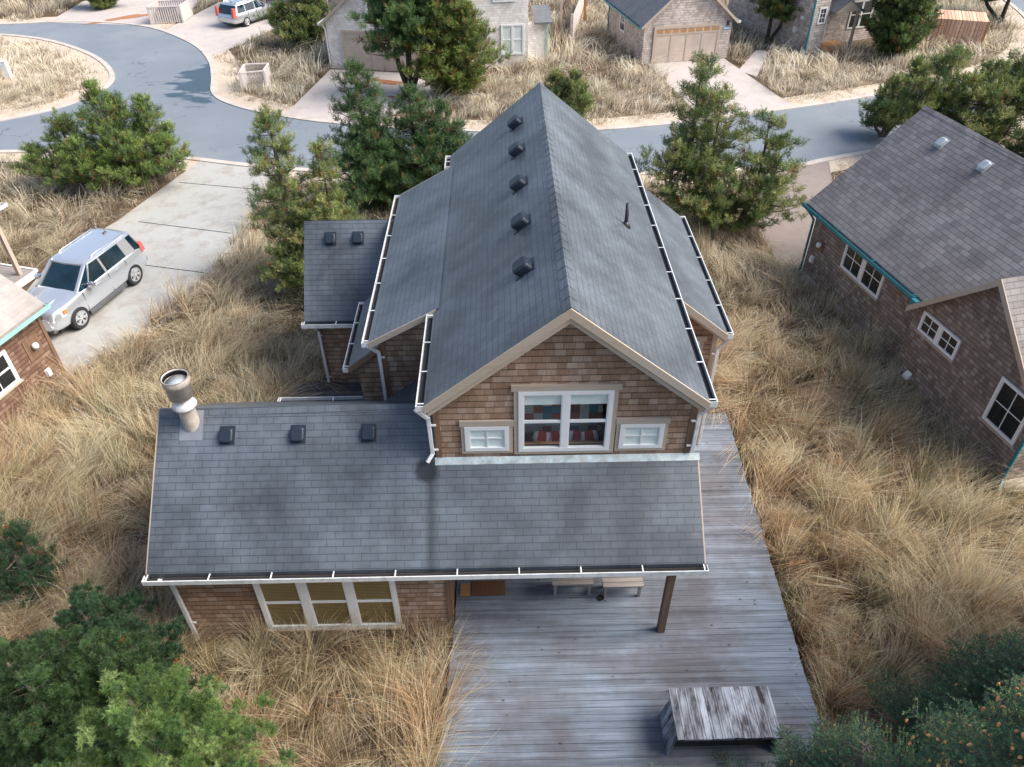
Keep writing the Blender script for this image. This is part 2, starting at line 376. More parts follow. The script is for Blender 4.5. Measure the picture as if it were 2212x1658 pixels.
gr = MB().add([(-400, -300, 0), (400, -300, 0), (400, 900, 0), (-400, 900, 0)], [(0, 1, 2, 3)]).build('ground', M['ground']); gr['kind'] = 'structure'
north = spline([(-75, 60.5), (-45, 60.2), (-36, 60.3), (-33, 60.7), (-29, 60.5), (-24.7, 58.8), (-20.6, 54.7), (-18.4, 51), (-17.2, 47.6), (-16.3, 44.6), (-14.6, 42.7), (-11.9, 41.1), (-8.4, 39.8), (-1.7, 38.5), (6.1, 38.55), (15.4, 41), (21.2, 43), (26, 44.6), (30, 46.8), (34, 50.5), (37, 56), (39, 64), (40, 75)], 4)
south = spline([(-75, 38.5), (-40, 37), (-24.5, 36.6), (-21.9, 36.7), (-17.7, 36.3), (-14.7, 35.4), (-10.9, 34.3), (-5, 33.2), (0, 32.9), (6.7, 33.0), (13, 33.5), (15.2, 34.2), (17.4, 35), (22.5, 36.8), (27, 39.2), (33, 42), (42, 50), (48, 60), (50, 75)], 4)
sheet('road', north + south[::-1], .004, M['asph'])
kerb('verge', north, 3.0, .003, M['sand']); kerb('verge', south, 2.4, .003, M['sand'])
kerb('kerb', north, .32, .05, M['kerb']); kerb('kerb', south, .32, .05, M['kerb'])
isl = spline([(-75, 57.8), (-45, 58.6), (-37, 57.9), (-31.6, 56.3), (-27.2, 53.1), (-24.4, 49.8), (-23.1, 46.8), (-23.6, 44), (-25.4, 41.7), (-29, 40.2), (-40, 39.4), (-75, 41)], 4, True)
sheet('island', isl, .012, M['sand']); kerb('kerb', isl, .3, .06, M['kerb'], True)
DRV = {}
def drive(pts, m, name='driveway', z=.010):
    DRV[len(DRV)] = pts; return sheet(name, pts, z, m)
drive([(-14.3, 35.4), (-10.5, 34.4), (-10.4, 28.9), (-11.2, 23.9), (-12.2, 21.05), (-14.6, 16.6), (-18, 20), (-17.2, 23.5), (-17.3, 26.1), (-16.0, 29.1)], M['conc'])
drive([(-10.4, 48.8), (-3.3, 47.4), (-3.0, 45.5), (-6.6, 39.4), (-11.6, 41.1)], M['concw'])
drive([(9.2, 49), (14.1, 49.9), (15.9, 41.1), (10.6, 39.7)], M['concw'])
drive([(14.4, 47.5), (16.6, 51.6), (17.3, 51.2), (15.2, 46.3)], M['concw'], 'path', .014)
drive([(12.7, 33.5), (15.4, 34.3), (14.4, 30.5), (13.2, 24.4), (10.3, 24.6), (10.3, 28.5), (11.2, 31)], M['concb'])
drive([(-33, 60.6), (-25.2, 59.4), (-23.5, 63), (-24, 80), (-33, 80)], M['concw'])
drive([(-23.6, 58.3), (-20.4, 54.7), (-18.6, 51.8), (-17.2, 54.5), (-14.6, 62), (-17, 68), (-22, 66)], M['concw'])
# joints and edging of the near driveway
kb = MB()
for a, b in [(G(388, 395), G(575, 412)), (G(300, 480), G(500, 505)), (G(205, 560), G(440, 590))]:
    kb.beam((a[0], a[1], .013), (b[0], b[1], .013), .04, .006)
o = kb.build('driveway_joint', M['gutdark']); o['kind'] = 'structure'
kb = MB(); E_ = spline([(-10.25, 30), (-10.3, 28.4), (-11.05, 23.9), (-12.05, 21.05), (-14.0, 17.6)], 10)
for i in range(len(E_) - 1):
    a, b = E_[i], E_[i + 1]; d = (b - a); q = a + d * .04; r = a + d * .94
    kb.beam((q[0], q[1], .012), (r[0], r[1], .012), .42, .03)
o = kb.build('driveway_edging', M['kerb']); o['kind'] = 'structure'
pud = spline([G(178, 210), G(195, 202), G(225, 199), G(262, 205), G(240, 215), G(205, 219)], 5, True)
sheet('puddle', pud, .016, M['puddle'])
def blotch(name, cx, cy, rx, ry, m, z=.02, rot=0):
    pts = []
    for k in range(26):
        t = k / 26 * 2 * math.pi; r = 1 + .28 * math.sin(3 * t + cx) + .16 * math.sin(7 * t + cy)
        x, y = rx * r * math.cos(t), ry * r * math.sin(t); pts.append((cx + x * math.cos(rot) - y * math.sin(rot), cy + x * math.sin(rot) + y * math.cos(rot)))
    return sheet(name, pts, z, m, kind='stuff')
a = G(840, 178); o = blotch('needle_litter', a[0], a[1], 1.1, .35, M['litter'], rot=-.4); tag(o, 'orange fallen needles on the pale driveway by the garage', 'needle litter')
a = G(268, 40); o = blotch('needle_litter', a[0], a[1], 2.3, .45, M['litter'], rot=.6); tag(o, 'orange fallen needles at the edge of the far driveway', 'needle litter')
a = G(905, 215); o = blotch('needle_litter', a[0], a[1], 1.9, .5, M['litter'], rot=-.5, z=.024); tag(o, 'orange fallen needles under the tall pine by the garage', 'needle litter')

# ------------------------------------------------------------------ building helpers
XA, YA, ZA = Vector((1, 0, 0)), Vector((0, 1, 0)), Vector((0, 0, 1))
def window(parent, O, U, N, u0, u1, z0, z1, bays=1, grid=(2, 2), back='dark', fm='white', fw=.075, mull=.12, rail=None, sill=None, off=(0, 0, 0), backing=True, proud=.05, gm='glass', label=None):
    m = MB(off)
    if backing: m.obox(O, U, N, u0 + .01, u1 - .01, z0 + .01, z1 - .01, .0, .008)
    else: m.obox(O, U, N, u0 + fw * .4, u1 - fw * .4, z0 + fw * .4, z0 + fw, -.06, -.05)
    wn = m.build('window', M[back], parent)
    if label: wn['label'] = label
    f = MB(off)
    f.obox(O, U, N, u0, u0 + fw, z0 + fw, z1 - fw, -.02, proud); f.obox(O, U, N, u1 - fw, u1, z0 + fw, z1 - fw, -.02, proud)
    f.obox(O, U, N, u0, u1, z0, z0 + fw, -.02, proud); f.obox(O, U, N, u0, u1, z1 - fw, z1, -.02, proud)
    iw = (u1 - u0 - 2 * fw - (bays - 1) * mull) / bays
    for b in range(bays):
        a = u0 + fw + b * (iw + mull)
        if b: f.obox(O, U, N, a - mull, a, z0 + fw, z1 - fw, -.02, proud - .004)
        s = .022
        for (x0, x1, y0, y1) in ((a, a + s, z0 + fw, z1 - fw), (a + iw - s, a + iw, z0 + fw, z1 - fw)):
            f.obox(O, U, N, x0, x1, y0, y1, .0, proud - .012)
        if rail: f.obox(O, U, N, a + s, a + iw - s, z0 + (z1 - z0) * rail - .03, z0 + (z1 - z0) * rail + .03, .0, proud - .016)
        gx, gy = grid
        for k in range(1, gx):
            c = a + iw * k / gx; f.obox(O, U, N, c - .013, c + .013, z0 + fw, z1 - fw, .012, proud - .02)
        for k in range(1, gy):
            c = z0 + fw + (z1 - z0 - 2 * fw) * k / gy; f.obox(O, U, N, a + s, a + iw - s, c - .013, c + .013, .0125, proud - .0205)
    f.build('frame', M[fm], wn)
    g = MB(off); Ov = Vector(O); U_ = Vector(U); N_ = Vector(N)
    P = lambda u, z: Ov + U_ * u + ZA * z + N_ * .018
    g.quad(P(u0 + fw, z0 + fw), P(u1 - fw, z0 + fw), P(u1 - fw, z1 - fw), P(u0 + fw, z1 - fw)); g.build('glass_pane', M[gm], wn)
    if sill:
        MB(off).obox(O, U, N, u0 - .06, u1 + .06, z0 - .05, z0 - .002, .0, .09).build('sill', M[sill], wn)
    return wn
def casing(parent, O, U, N, u0, u1, z0, z1, m, off=(0, 0, 0), cw=.10, head=.15, ear=.06, name='window_casing', bottom=True):
    c = MB(off)
    c.obox(O, U, N, u0 - cw, u0 - .002, z0, z1, .0, .032); c.obox(O, U, N, u1 + .002, u1 + cw, z0, z1, .0, .032)
    c.obox(O, U, N, u0 - cw - ear, u1 + cw + ear, z1 + .002, z1 + head, .0, .045)
    if bottom: c.obox(O, U, N, u0 - cw, u1 + cw, z0 - .07, z0 - .002, .0, .04)
    return c.build(name, M[m], parent)
def wall_holes(mb, xs, top, bot, holes, P):
    """wall of vertical strips; P(x,z)->point ; holes (x0,x1,z0,z1)"""
    X = sorted(set(xs + [h[0] for h in holes] + [h[1] for h in holes]))
    for a, b in zip(X[:-1], X[1:]):
        if b - a < 1e-5: continue
        hs = sorted([h for h in holes if h[0] < (a + b) / 2 < h[1]], key=lambda h: h[2])
        lo = (bot(a), bot(b))
        for h in hs:
            mb.quad(P(a, lo[0]), P(b, lo[1]), P(b, h[2]), P(a, h[2])); lo = (h[3], h[3])
        mb.quad(P(a, lo[0]), P(b, lo[1]), P(b, top(b)), P(a, top(a)))
def gutter(parent, p0, p1, out, m='gutter', off=(0, 0, 0), wd=.13, h=.12, hang=.8, name='gutter', hm=None):
    """open trough; p0-p1 is its back top edge"""
    p0 = Vector(p0); p1 = Vector(p1); out = Vector(out).normalized(); L = (p1 - p0).length; U = (p1 - p0).normalized()
    g = MB(off); b = lambda u0, u1, a0, a1, z0, z1: g.hexa([p0 + U * u0 + out * a0 + ZA * z0, p0 + U * u1 + out * a0 + ZA * z0, p0 + U * u1 + out * a1 + ZA * z0, p0 + U * u0 + out * a1 + ZA * z0],
                                                        [p0 + U * u0 + out * a0 + ZA * z1, p0 + U * u1 + out * a0 + ZA * z1, p0 + U * u1 + out * a1 + ZA * z1, p0 + U * u0 + out * a1 + ZA * z1])
    b(0, L, wd, wd + .018, -h, 0); b(0, L, .004, wd - .001, -h, -h + .01)
    b(-.012, 0, 0, wd + .02, -h - .002, .004); b(L, L + .012, 0, wd + .02, -h - .002, .004)
    if hang:
        n = max(2, int(L / hang)); 
        for k in range(n + 1):
            u = .06 + (L - .12) * k / n; b(u - .012, u + .012, -.02, wd + .006, .002, .012)
    o = g.build(name, M[m], parent)
    g = MB(off); b = lambda u0, u1, a0, a1, z0, z1: g.hexa([p0 + U * u0 + out * a0 + ZA * z0, p0 + U * u1 + out * a0 + ZA * z0, p0 + U * u1 + out * a1 + ZA * z0, p0 + U * u0 + out * a1 + ZA * z0],
                                                        [p0 + U * u0 + out * a0 + ZA * z1, p0 + U * u1 + out * a0 + ZA * z1, p0 + U * u1 + out * a1 + ZA * z1, p0 + U * u0 + out * a1 + ZA * z1])
    b(.01, L - .01, .01, wd - .01, -h + .012, -h + .035); g.build('gutter_lining', M['gutdark'], o)  # near-black strip along the bottom of the trough
    return o
def downspout(parent, pts, m='gutter', off=(0, 0, 0), wd=.075, brackets=()):
    d = MB(off)
    for a, b in zip(pts[:-1], pts[1:]):
        a = Vector(a); b = Vector(b); e = (b - a).normalized() * .02
        d.beam(a - e, b + e, wd, wd * .75, up=(0, 1, 0.01))
    for p in brackets: d.box(p[0] - .06, p[0] + .09, p[1] - .02, p[1] + .02, p[2] - .02, p[2] + .02)
    return d.build('downspout', M[m], parent, bevel=.008)
def rake(mb, p0, p1, h=.19, th=.035, n=(0, -1, 0)):
    p0 = Vector(p0); p1 = Vector(p1); n = Vector(n) * th; z = Vector((0, 0, h))
    a, b = (p0, p1) if (p1 - p0).dot(XA) > 0 else (p1, p0)
    return mb.prism([a, a - z, b - z, b], n)

# ------------------------------------------------------------------ main house
hO = (1.1, 15.5, 0)
H = empty('shingled_house', hO, 0, 'brown cedar shingled cottage with dark slate grey roofs in the centre', 'house')
off = hO
PIT = .8; RX = 1.11; RZ = 7.75; XL, XR = -1.50, 3.74; YF, YB = 10.55, 21.85
rz = lambda x: RZ - PIT * abs(x - RX)
m = MB(off); m.slab([(XL, YF, rz(XL)), (RX, YF, RZ), (RX, YB, RZ), (XL, YB, rz(XL))][::-1][::1] if False else [(XL, YF, rz(XL)), (RX, YF, RZ), (RX, YB, RZ), (XL, YB, rz(XL))], .13)
m.slab([(RX, YF, RZ), (XR, YF, rz(XR)), (XR, YB, rz(XR)), (RX, YB, RZ)], .13)
mroof = m.build('main_roof', M['roof'], H)
m = MB(off)                                            # ridge cap
n_ = 34
for i in range(n_):
    a = YF + (YB - YF) * i / n_; b = YF + (YB - YF) * (i + 1) / n_ - .006; z = .008
    for s in (-1, 1): m.quad(*([(RX, a, RZ + z + .006), (RX + s * .14, a, RZ - .112 + z + .006), (RX + s * .14, b, RZ - .112 + z), (RX, b, RZ + z)][::s]))
m.build('ridge_cap', M['roof'], mroof)
# body walls
YW = 10.85
m = MB(off)
win_c = (.24, 2.02, 4.20, 5.74)                        # opening of the big window
P = lambda x, z: (x, YW, z)
WL, WR = -1.37, 3.62
wall_holes(m, [WL, RX, WR], lambda x: rz(x) - .14, lambda x: 2.0, [win_c], P)
m.quad((WL, 21.6, 0), (WL, YW, 0), (WL, YW, 5.6), (WL, 21.6, 5.6)); m.quad((WR, YW, 0), (WR, 21.6, 0), (WR, 21.6, 5.55), (WR, YW, 5.55))
m.quad((WR, 21.6, 0), (WL, 21.6, 0), (WL, 21.6, 5.5), (RX, 21.6, 7.6), (WR, 21.6, 5.5))
m.quad((WL, YW, 0), (WR, YW, 0), (WR, YW, 2.0), (WL, YW, 2.0))
gw = m.build('shingle_wall', M['shake'], H)
# porch and left wing walls, front wing
m = MB(off)
LW = -6.80
m.quad((LW, 9.49, 0), (-1.2, 9.49, 0), (-1.2, 9.49, 2.75), (LW, 9.49, 2.75))
m.quad((-1.2, 9.49, 0), (-1.2, YW, 0), (-1.2, YW, 4.0), (-1.2, 9.49, 2.8))
m.quad((LW, 14.0, 0), (LW, 9.49, 0), (LW, 9.49, 2.75), (LW, 11.7, 4.5), (LW, 14.0, 2.65))
m.quad((-2.9, 14.0, 0), (LW, 14.0, 0), (LW, 14.0, 2.7), (-2.9, 14.0, 2.7))
m.build('shingle_wall', M['shake'], H)
# front wing roof: gable with its ridge along X
FR0 = (9.04, 2.58); FRY, FRZ = 11.70, 4.71
fz = lambda y: 2.58 + .8 * (y - 9.04)
m = MB(off)
m.slab([(-6.95, 9.18, fz(9.18)), (3.80, 9.18, fz(9.18)), (3.80, 10.86, fz(10.86)), (-1.38, 10.86, fz(10.86)), (-1.38, FRY, FRZ), (-6.95, FRY, FRZ)], .12)
m.slab([(-6.95, FRY, FRZ), (-1.38, FRY, FRZ), (-1.38, 14.36, 2.58), (-6.95, 14.36, 2.58)], .12)
m.slab([(-1.375, 12.55, 4.04), (-1.375, 13.88, 4.04), (-2.95, 13.88, 2.98), (-2.95, 13.87, 2.98)], .05)
froof = m.build('front_roof', M['roof'], H)
m = MB(off)
for i in range(18):
    a = -6.95 + 5.55 * i / 18; b = -6.95 + 5.55 * (i + 1) / 18 - .005
    m.quad((a, FRY, FRZ + .014), (a, FRY - .12, FRZ - .082), (b, FRY - .12, FRZ - .088), (b, FRY, FRZ + .008)); m.quad((b, FRY, FRZ + .008), (b, FRY + .12, FRZ - .088), (a, FRY + .12, FRZ - .082), (a, FRY, FRZ + .014))
m.build('ridge_cap', M['roof'], froof)
m = MB(off); m.hexa([(-1.42, 10.73, fz(10.73) + .005), (3.84, 10.73, fz(10.73) + .005), (3.84, 10.845, fz(10.845) + .005), (-1.42, 10.845, fz(10.845) + .005)],
                    [(-1.42, 10.73, fz(10.73) + .02), (3.84, 10.73, fz(10.73) + .02), (3.84, 10.83, fz(10.83) + .05), (-1.42, 10.83, fz(10.83) + .05)])
m.build('roof_flashing', M['flash'], froof)
m = MB(off); m.box(-3.2, -1.55, 14.30, 14.46, 2.60, 2.63); m.build('roof_flashing', M['teal'], froof)
# corner boards, rakes, fascias
m = MB(off)
for q in ((WL - .015, WL + .1, YW - .025, YW + .05, 4.0, 5.62), (WR - .1, WR + .015, YW - .025, YW + .05, 4.0, 5.6), (-1.29, -1.185, 9.46, 9.56, 0, 2.7), (-1.26, -1.175, YW - .11, YW - .005, .4, 3.9)):
    m = MB(off); m.box(*q); m.build('corner_board', M['trimdark'], H)
m = MB(off)
rake(m, (XL + .0, YF - .001, rz(XL) - .005), (RX, YF - .001, RZ - .005)); rake(m, (RX, YF - .002, RZ - .005), (XR, YF - .002, rz(XR) - .005))
rake(m, (XL + .06, YF + .03, rz(XL) - .18), (RX, YF + .03, RZ - .16 - .06), .1, .03); rake(m, (RX, YF + .03, RZ - .22), (XR - .06, YF + .03, rz(XR) - .18), .1, .03)
m.build('rake_board', M['trimwood'], H)
m = MB(off); m.quad((XL, YF + .03, rz(XL) - .2), (RX, YF + .03, RZ - .2), (RX, YW, RZ - .2), (XL, YW, rz(XL) - .2)); m.quad((RX, YF + .03, RZ - .2), (XR, YF + .03, rz(XR) - .2), (XR, YW, rz(XR) - .2), (RX, YW, RZ - .2))
m.build('soffit', M['trimdark'], H)
m = MB(off); rake(m, (-6.952, 0, 0), (-6.952, 0, 0)) if False else None
m.prism([(-6.955, 9.19, 2.68), (-6.955, 9.19, 2.53), (-6.955, FRY, FRZ - .16), (-6.955, FRY, FRZ - .01)], (-.03, 0, 0))
m.prism([(3.80, 9.19, 2.68), (3.80, 9.19, 2.53), (3.80, 10.84, fz(10.84) - .16), (3.80, 10.84, fz(10.84) - .01)], (.03, 0, 0))
m.box(-6.9, 3.78, 9.19, 9.23, 2.44, 2.55); m.box(-1.1, 3.7, 9.24, 9.36, 2.24, 2.46)
m.build('fascia', M['trimwood'], H)
m = MB(off); m.quad((3.79, 9.2, 2.54), (-6.9, 9.2, 2.54), (-6.9, 10.86, 3.8), (3.79, 10.86, 3.8)); m.build('soffit', M['trimdark'], H)
# gutters
gutter(H, (-7.0, 9.17, 2.66), (3.84, 9.17, 2.66), (0, -1, 0), off=off, hang=1.2)
gutter(H, (-5.6, 14.37, 2.58), (-1.6, 14.37, 2.58), (0, 1, 0), off=off, hang=1.1)
gutter(H, (XL, 13.52, rz(XL) - .01), (XL, YF, rz(XL) - .01), (-1, 0, 0), off=off, hang=.95)
gutter(H, (XL, YB, rz(XL) - .01), (XL, 21.0, rz(XL) - .01), (-1, 0, 0), off=off)
gutter(H, (XR, YF, rz(XR) - .01), (XR, YB + .05, rz(XR) - .01), (1, 0, 0), off=off, hang=1.05)
# left bump-out with a shallow shed roof
BX, BZ = -2.99, 4.90; b0, b1 = 13.58, 20.85; tz = rz(XL) + .12
m = MB(off); m.slab([(BX, b0, BZ), (XL + .12, b0, tz), (XL + .12, b1, tz), (BX, b1, BZ)], .12); m.build('bump_out_roof', M['roof'], H)
m = MB(off); rake(m, (BX, b0 - .001, BZ - .003), (XL + .05, b0 - .001, tz - .04), .15, .03); m.build('rake_board', M['trimwood'], H); m = MB(off); rake(m, (BX, b1 + .032, BZ - .003), (XL + .05, b1 + .032, tz - .04), .15, .03)
m.build('rake_board', M['trimwood'], H)
m = MB(off); bw = b0 + .28
m.quad((-2.78, bw, 0), (WL, bw, 0), (WL, bw, tz - .15), (-2.78, bw, BZ - .06)); m.quad((-2.78, b1 - .2, 0), (-2.78, bw, 0), (-2.78, bw, BZ - .06), (-2.78, b1 - .2, BZ - .06))
m.build('shingle_wall', M['shake'], H)
m = MB(off); m.box(-2.80, -2.68, bw - .025, bw + .03, 0, BZ - .1); m.build('corner_board', M['trimdark'], H)
gutter(H, (BX, b1, BZ - .01), (BX, b0, BZ - .01), (-1, 0, 0), off=off, hang=1.2)
# low side-porch roof beneath it
m = MB(off); m.slab([(-3.62, 13.95, 3.92), (-2.79, 13.95, 4.58), (-2.79, 16.7, 4.58), (-3.62, 16.7, 3.92)], .1); m.build('side_porch_roof', M['roof'], H)
m = MB(off); rake(m, (-3.62, 13.949, 3.91), (-2.8, 13.949, 4.56), .14, .03); m.build('rake_board', M['trimdark'], H)
gutter(H, (-3.62, 16.7, 3.91), (-3.62, 13.95, 3.91), (-1, 0, 0), off=off, hang=.9, wd=.11)
m = MB(off); m.quad((-3.45, 14.2, 0), (-2.79, 14.2, 0), (-2.79, 14.2, 4.45), (-3.45, 14.2, 3.95)); m.quad((-3.45, 16.5, 0), (-3.45, 14.2, 0), (-3.45, 14.2, 3.95), (-3.45, 16.5, 3.95)); m.build('shingle_wall', M['shake'], H)
# garage wing behind on the left
gf, gz_, gr_, grz = 17.55, 2.75, 19.45, 4.85
m = MB(off); m.slab([(-5.53, gf, gz_), (-2.9, gf, gz_), (-2.9, gr_, grz - .02), (-5.53, gr_, grz - .02)], .12)
m.slab([(-5.53, gr_, grz), (-2.9, gr_, grz), (-2.9, 21.4, gz_), (-5.53, 21.4, gz_)], .12)
wroof = m.build('side_wing_roof', M['roof'], H)
m = MB(off); m.quad((-5.35, gf + .3, 0), (-2.8, gf + .3, 0), (-2.8, gf + .3, 2.95), (-5.35, gf + .3, 2.95)); m.quad((-5.35, 21.1, 0), (-5.35, gf + .3, 0), (-5.35, gf + .3, 2.9), (-5.35, gr_, grz - .2), (-5.35, 21.1, 2.9)); m.build('shingle_wall', M['shake'], H)
m = MB(off); m.box(-3.95, -3.75, gf + .26, gf + .3, 2.0, 2.5); m.build('wall_block', M['bench'], H)
gutter(H, (-5.58, gf, gz_ - .01), (-3.7, gf, gz_ - .01), (0, -1, 0), off=off, hang=.8)
downspout(H, [(-5.25, 17.48, 2.62), (-5.25, 17.62, 2.42), (-5.25, 17.78, 2.28), (-5.25, 17.78, .15)], off=off, brackets=[(-5.25, 17.8, 2.1), (-5.25, 17.8, .6)])
# right bump-out
qx, qz, q0, q1 = 5.27, 4.22, 14.6, 20.6
m = MB(off); m.slab([(3.60, q0, qz + .8 * (qx - 3.60)), (qx, q0, qz), (qx, q1, qz), (3.60, q1, qz + .8 * (qx - 3.60))], .12); m.build('bump_out_roof', M['roof'], H)
m = MB(off); rake(m, (3.62, q0 - .001, qz + .8 * (qx - 3.62)), (qx, q0 - .001, qz), .2, .035); rake(m, (3.62, q0 + .03, qz - .17 + .8 * (qx - 3.62)), (qx - .06, q0 + .03, qz - .13), .1, .03); m.build('rake_board', M['trimwood'], H)
m = MB(off); qw = q0 + .28
m.quad((WR, qw, 0), (5.12, qw, 0), (5.12, qw, qz + .04), (WR, qw, qz + 1.2)); m.quad((5.12, qw, 0), (5.12, q1 - .2, 0), (5.12, q1 - .2, qz + .05), (5.12, qw, qz + .05)); m.build('shingle_wall', M['shake'], H)
m = MB(off); m.box(5.02, 5.14, qw - .025, qw + .03, 0, qz - .05); m.build('corner_board', M['trimwood'], H)
gutter(H, (qx, q0, qz - .01), (qx, q1, qz - .01), (1, 0, 0), off=off, hang=1.1)
downspout(H, [(5.40, 14.70, 4.1), (5.34, 14.74, 3.9), (5.17, 14.8, 3.65), (5.17, 14.8, .5)], off=off, brackets=[(5.1, 14.8, 3.5)])
window(H, (0, qw, 0), XA, -YA, 3.95, 4.72, 2.6, 3.85, 1, (1, 1), off=off, rail=.5)
casing(H, (0, qw, 0), XA, -YA, 3.95, 4.72, 2.6, 3.85, 'trimwood', off=off, head=.14)
# big window of the gable: a real opening with a room behind
O = (0, YW, 0)
wc = window(H, O, XA, -YA, .24, 2.02, 4.20, 5.74, 2, (1, 1), off=off, rail=.5, backing=False, fw=.09, mull=.13, label='large double window in the front gable')
m = MB(off)
for a, b in ((.33, 1.065), (1.195, 1.93)): m.obox(O, XA, -YA, a, b, 5.36, 5.66, -.03, -.02)
m.build('roller_shade', M['blindw'], wc)
casing(H, O, XA, -YA, .24, 2.02, 4.20, 5.74, 'trimwood', off=off, cw=.085, head=.14, ear=.05)
window(H, O, XA, -YA, -.80, .06, 4.24, 4.88, 1, (2, 2), back='blindw', off=off, fw=.085)
casing(H, O, XA, -YA, -.80, .06, 4.24, 4.88, 'trimwood', off=off, cw=.07, head=.14, ear=.02)
window(H, O, XA, -YA, 2.20, 3.06, 4.24, 4.88, 1, (2, 2), back='blindw', off=off, fw=.085)
casing(H, O, XA, -YA, 2.20, 3.06, 4.24, 4.88, 'trimwood', off=off, cw=.07, head=.14, ear=.02)
m = MB(off); m.prism([(-1.25, 14.0, 2.9), (3.5, 14.0, 2.9), (3.5, 14.0, 5.6), (RX, 14.0, 7.5), (-1.25, 14.0, 5.6)], (0, .05, 0)); m.box(-1.25, 3.5, 10.95, 14.0, 3.26, 3.3); m.box(-1.3, -1.25, 10.95, 14, 2.9, 5.5); m.box(3.5, 3.55, 10.95, 14, 2.9, 5.5); m.build('loft_room', M['inner'], H)
m = MB(off); m.box(.2, 2.06, 10.9, 11.15, 4.10, 4.14); m.build('window_ledge', M['ply'], H)
# triple window of the front wing
O = (0, 9.49, 0)
window(H, O, XA, -YA, -5.16, -2.30, .36, 2.12, 3, (1, 1), back='blind', off=off, rail=.52, fw=.10, mull=.17, sill='trimwood', label='triple window with golden blinds under the front eave')
# porch post
m = MB(off); m.box(3.13, 3.28, 9.12, 9.27, .43, 2.44); m.build('porch_post', M['post'], H, bevel=.008)
# downspouts
downspout(H, [(-1.66, 10.66, 5.46), (-1.62, 10.72, 5.36), (-1.47, 10.8, 5.12), (-1.45, 10.8, 4.2), (-1.55, 10.7, 4.08)], off=off, brackets=[(-1.42, 10.8, 4.95), (-1.42, 10.8, 4.3)])
downspout(H, [(3.88, 10.66, 5.46), (3.84, 10.72, 5.36), (3.68, 10.8, 5.12), (3.67, 10.8, 4.15)], off=off, brackets=[(3.6, 10.8, 4.95), (3.6, 10.8, 4.3)])
downspout(H, [(-3.06, 13.62, 4.8), (-3.0, 13.7, 4.68), (-2.83, 13.8, 4.45), (-2.83, 13.82, 2.9), (-2.98, 13.82, 2.75)], off=off, brackets=[(-2.8, 13.82, 4.3), (-2.8, 13.82, 3.0)])
downspout(H, [(-6.72, 9.12, 2.56), (-6.74, 9.24, 2.44), (-6.74, 9.42, 2.3), (-6.74, 9.42, .1)], off=off, wd=.085, brackets=[(-6.7, 9.42, 2.2), (-6.7, 9.42, .7)])
# chimney of the front roof
def lathe(mb, c, prof, n=28):
    vs = []; base = []
    for r, z in prof:
        for k in range(n): t = 2 * math.pi * k / n; vs.append((c[0] + r * math.cos(t), c[1] + r * math.sin(t), c[2] + z))
    fs = [(i * n + k, i * n + (k + 1) % n, (i + 1) * n + (k + 1) % n, (i + 1) * n + k) for i in range(len(prof) - 1) for k in range(n)]
    return mb.add(vs, fs)
cc = (-6.30, 11.47, 4.40)
ch = lathe(MB(off), cc, [(.165, 0), (.165, .62)]).build('chimney', M['metal'], H, smooth=True)
lathe(MB(off), cc, [(.12, .58), (.235, .58), (.235, .62), (.19, .70), (.15, .72), (.15, .80), (.17, .80), (.11, .86)]).build('storm_collar', M['metalw'], ch, smooth=True)
lathe(MB(off), cc, [(.13, .80), (.19, .83), (.235, .84), (.235, 1.14), (.262, 1.15), (.262, 1.21), (.262, 1.30), (.248, 1.31), (.235, 1.30), (.235, 1.18), (0.001, 1.17)]).build('chimney_cap', M['metal'], ch, smooth=True)
m = lathe(MB(off), cc, [(.20, 1.185), (.20, 1.20), (0.001, 1.21)]); m.build('damper', M['ventlight'], ch, smooth=True)
m = lathe(MB(off), cc, [(.225, 1.29), (.225, 1.19), (.262, 1.312), (.272, 1.312)]); m.build('cap_rim', M['gutdark'], ch, smooth=True)
m = MB(off); y0, y1 = 11.18, 11.66
m.hexa([(-6.52, y0, fz(y0) + .004), (-6.06, y0, fz(y0) + .004), (-6.06, y1, fz(y1) + .004), (-6.52, y1, fz(y1) + .004)], [(-6.52, y0, fz(y0) + .016), (-6.06, y0, fz(y0) + .016), (-6.06, y1, fz(y1) + .016), (-6.52, y1, fz(y1) + .016)])
m.build('chimney_flashing', M['leadgrey'], ch)
# roof vents: hooded boxes following the slope
def slope_vent(parent, c, up, right, w_, l, h, m, off, seed=0):
    """c centre on roof, up = unit vector upslope, right = unit horizontal"""
    c = Vector(c); up = Vector(up); right = Vector(right); n = right.cross(up).normalized()
    if n.z < 0: n = -n
    b = MB(off); P = lambda a, s, k: c + right * a + up * s + n * k
    b.hexa([P(-w_ * .5, -l * .55, .004), P(w_ * .5, -l * .55, .004), P(w_ * .5, l * .55, .004), P(-w_ * .5, l * .55, .004)], [P(-w_ * .5, -l * .55, .016), P(w_ * .5, -l * .55, .016), P(w_ * .5, l * .55, .016), P(-w_ * .5, l * .55, .016)])
    v = b.build('roof_vent', M[m], parent)
    rs = []; 
    for (k, s0, s1, ww) in ((.016, -.40, .45, .42), (h * .8, -.50, .40, .46), (h, -.42, .30, .38)):
        pts = []
        for t in range(16):
            an = 2 * math.pi * t / 16; cx = math.copysign(abs(math.cos(an)) ** .45, math.cos(an)); cy = math.copysign(abs(math.sin(an)) ** .45, math.sin(an))
            pts.append(P(cx * ww * w_, (s0 + s1) / 2 * l + cy * (s1 - s0) / 2 * l, k))
        rs += pts
    fs = [(i * 16 + k, i * 16 + (k + 1) % 16, (i + 1) * 16 + (k + 1) % 16, (i + 1) * 16 + k) for i in range(2) for k in range(16)] + [tuple(range(32, 48))]
    MB(off).add(rs, fs).build('vent_hood', M[m], v, smooth=False, bevel=.01)
    return v
su = Vector((0, 1, .8)).normalized()
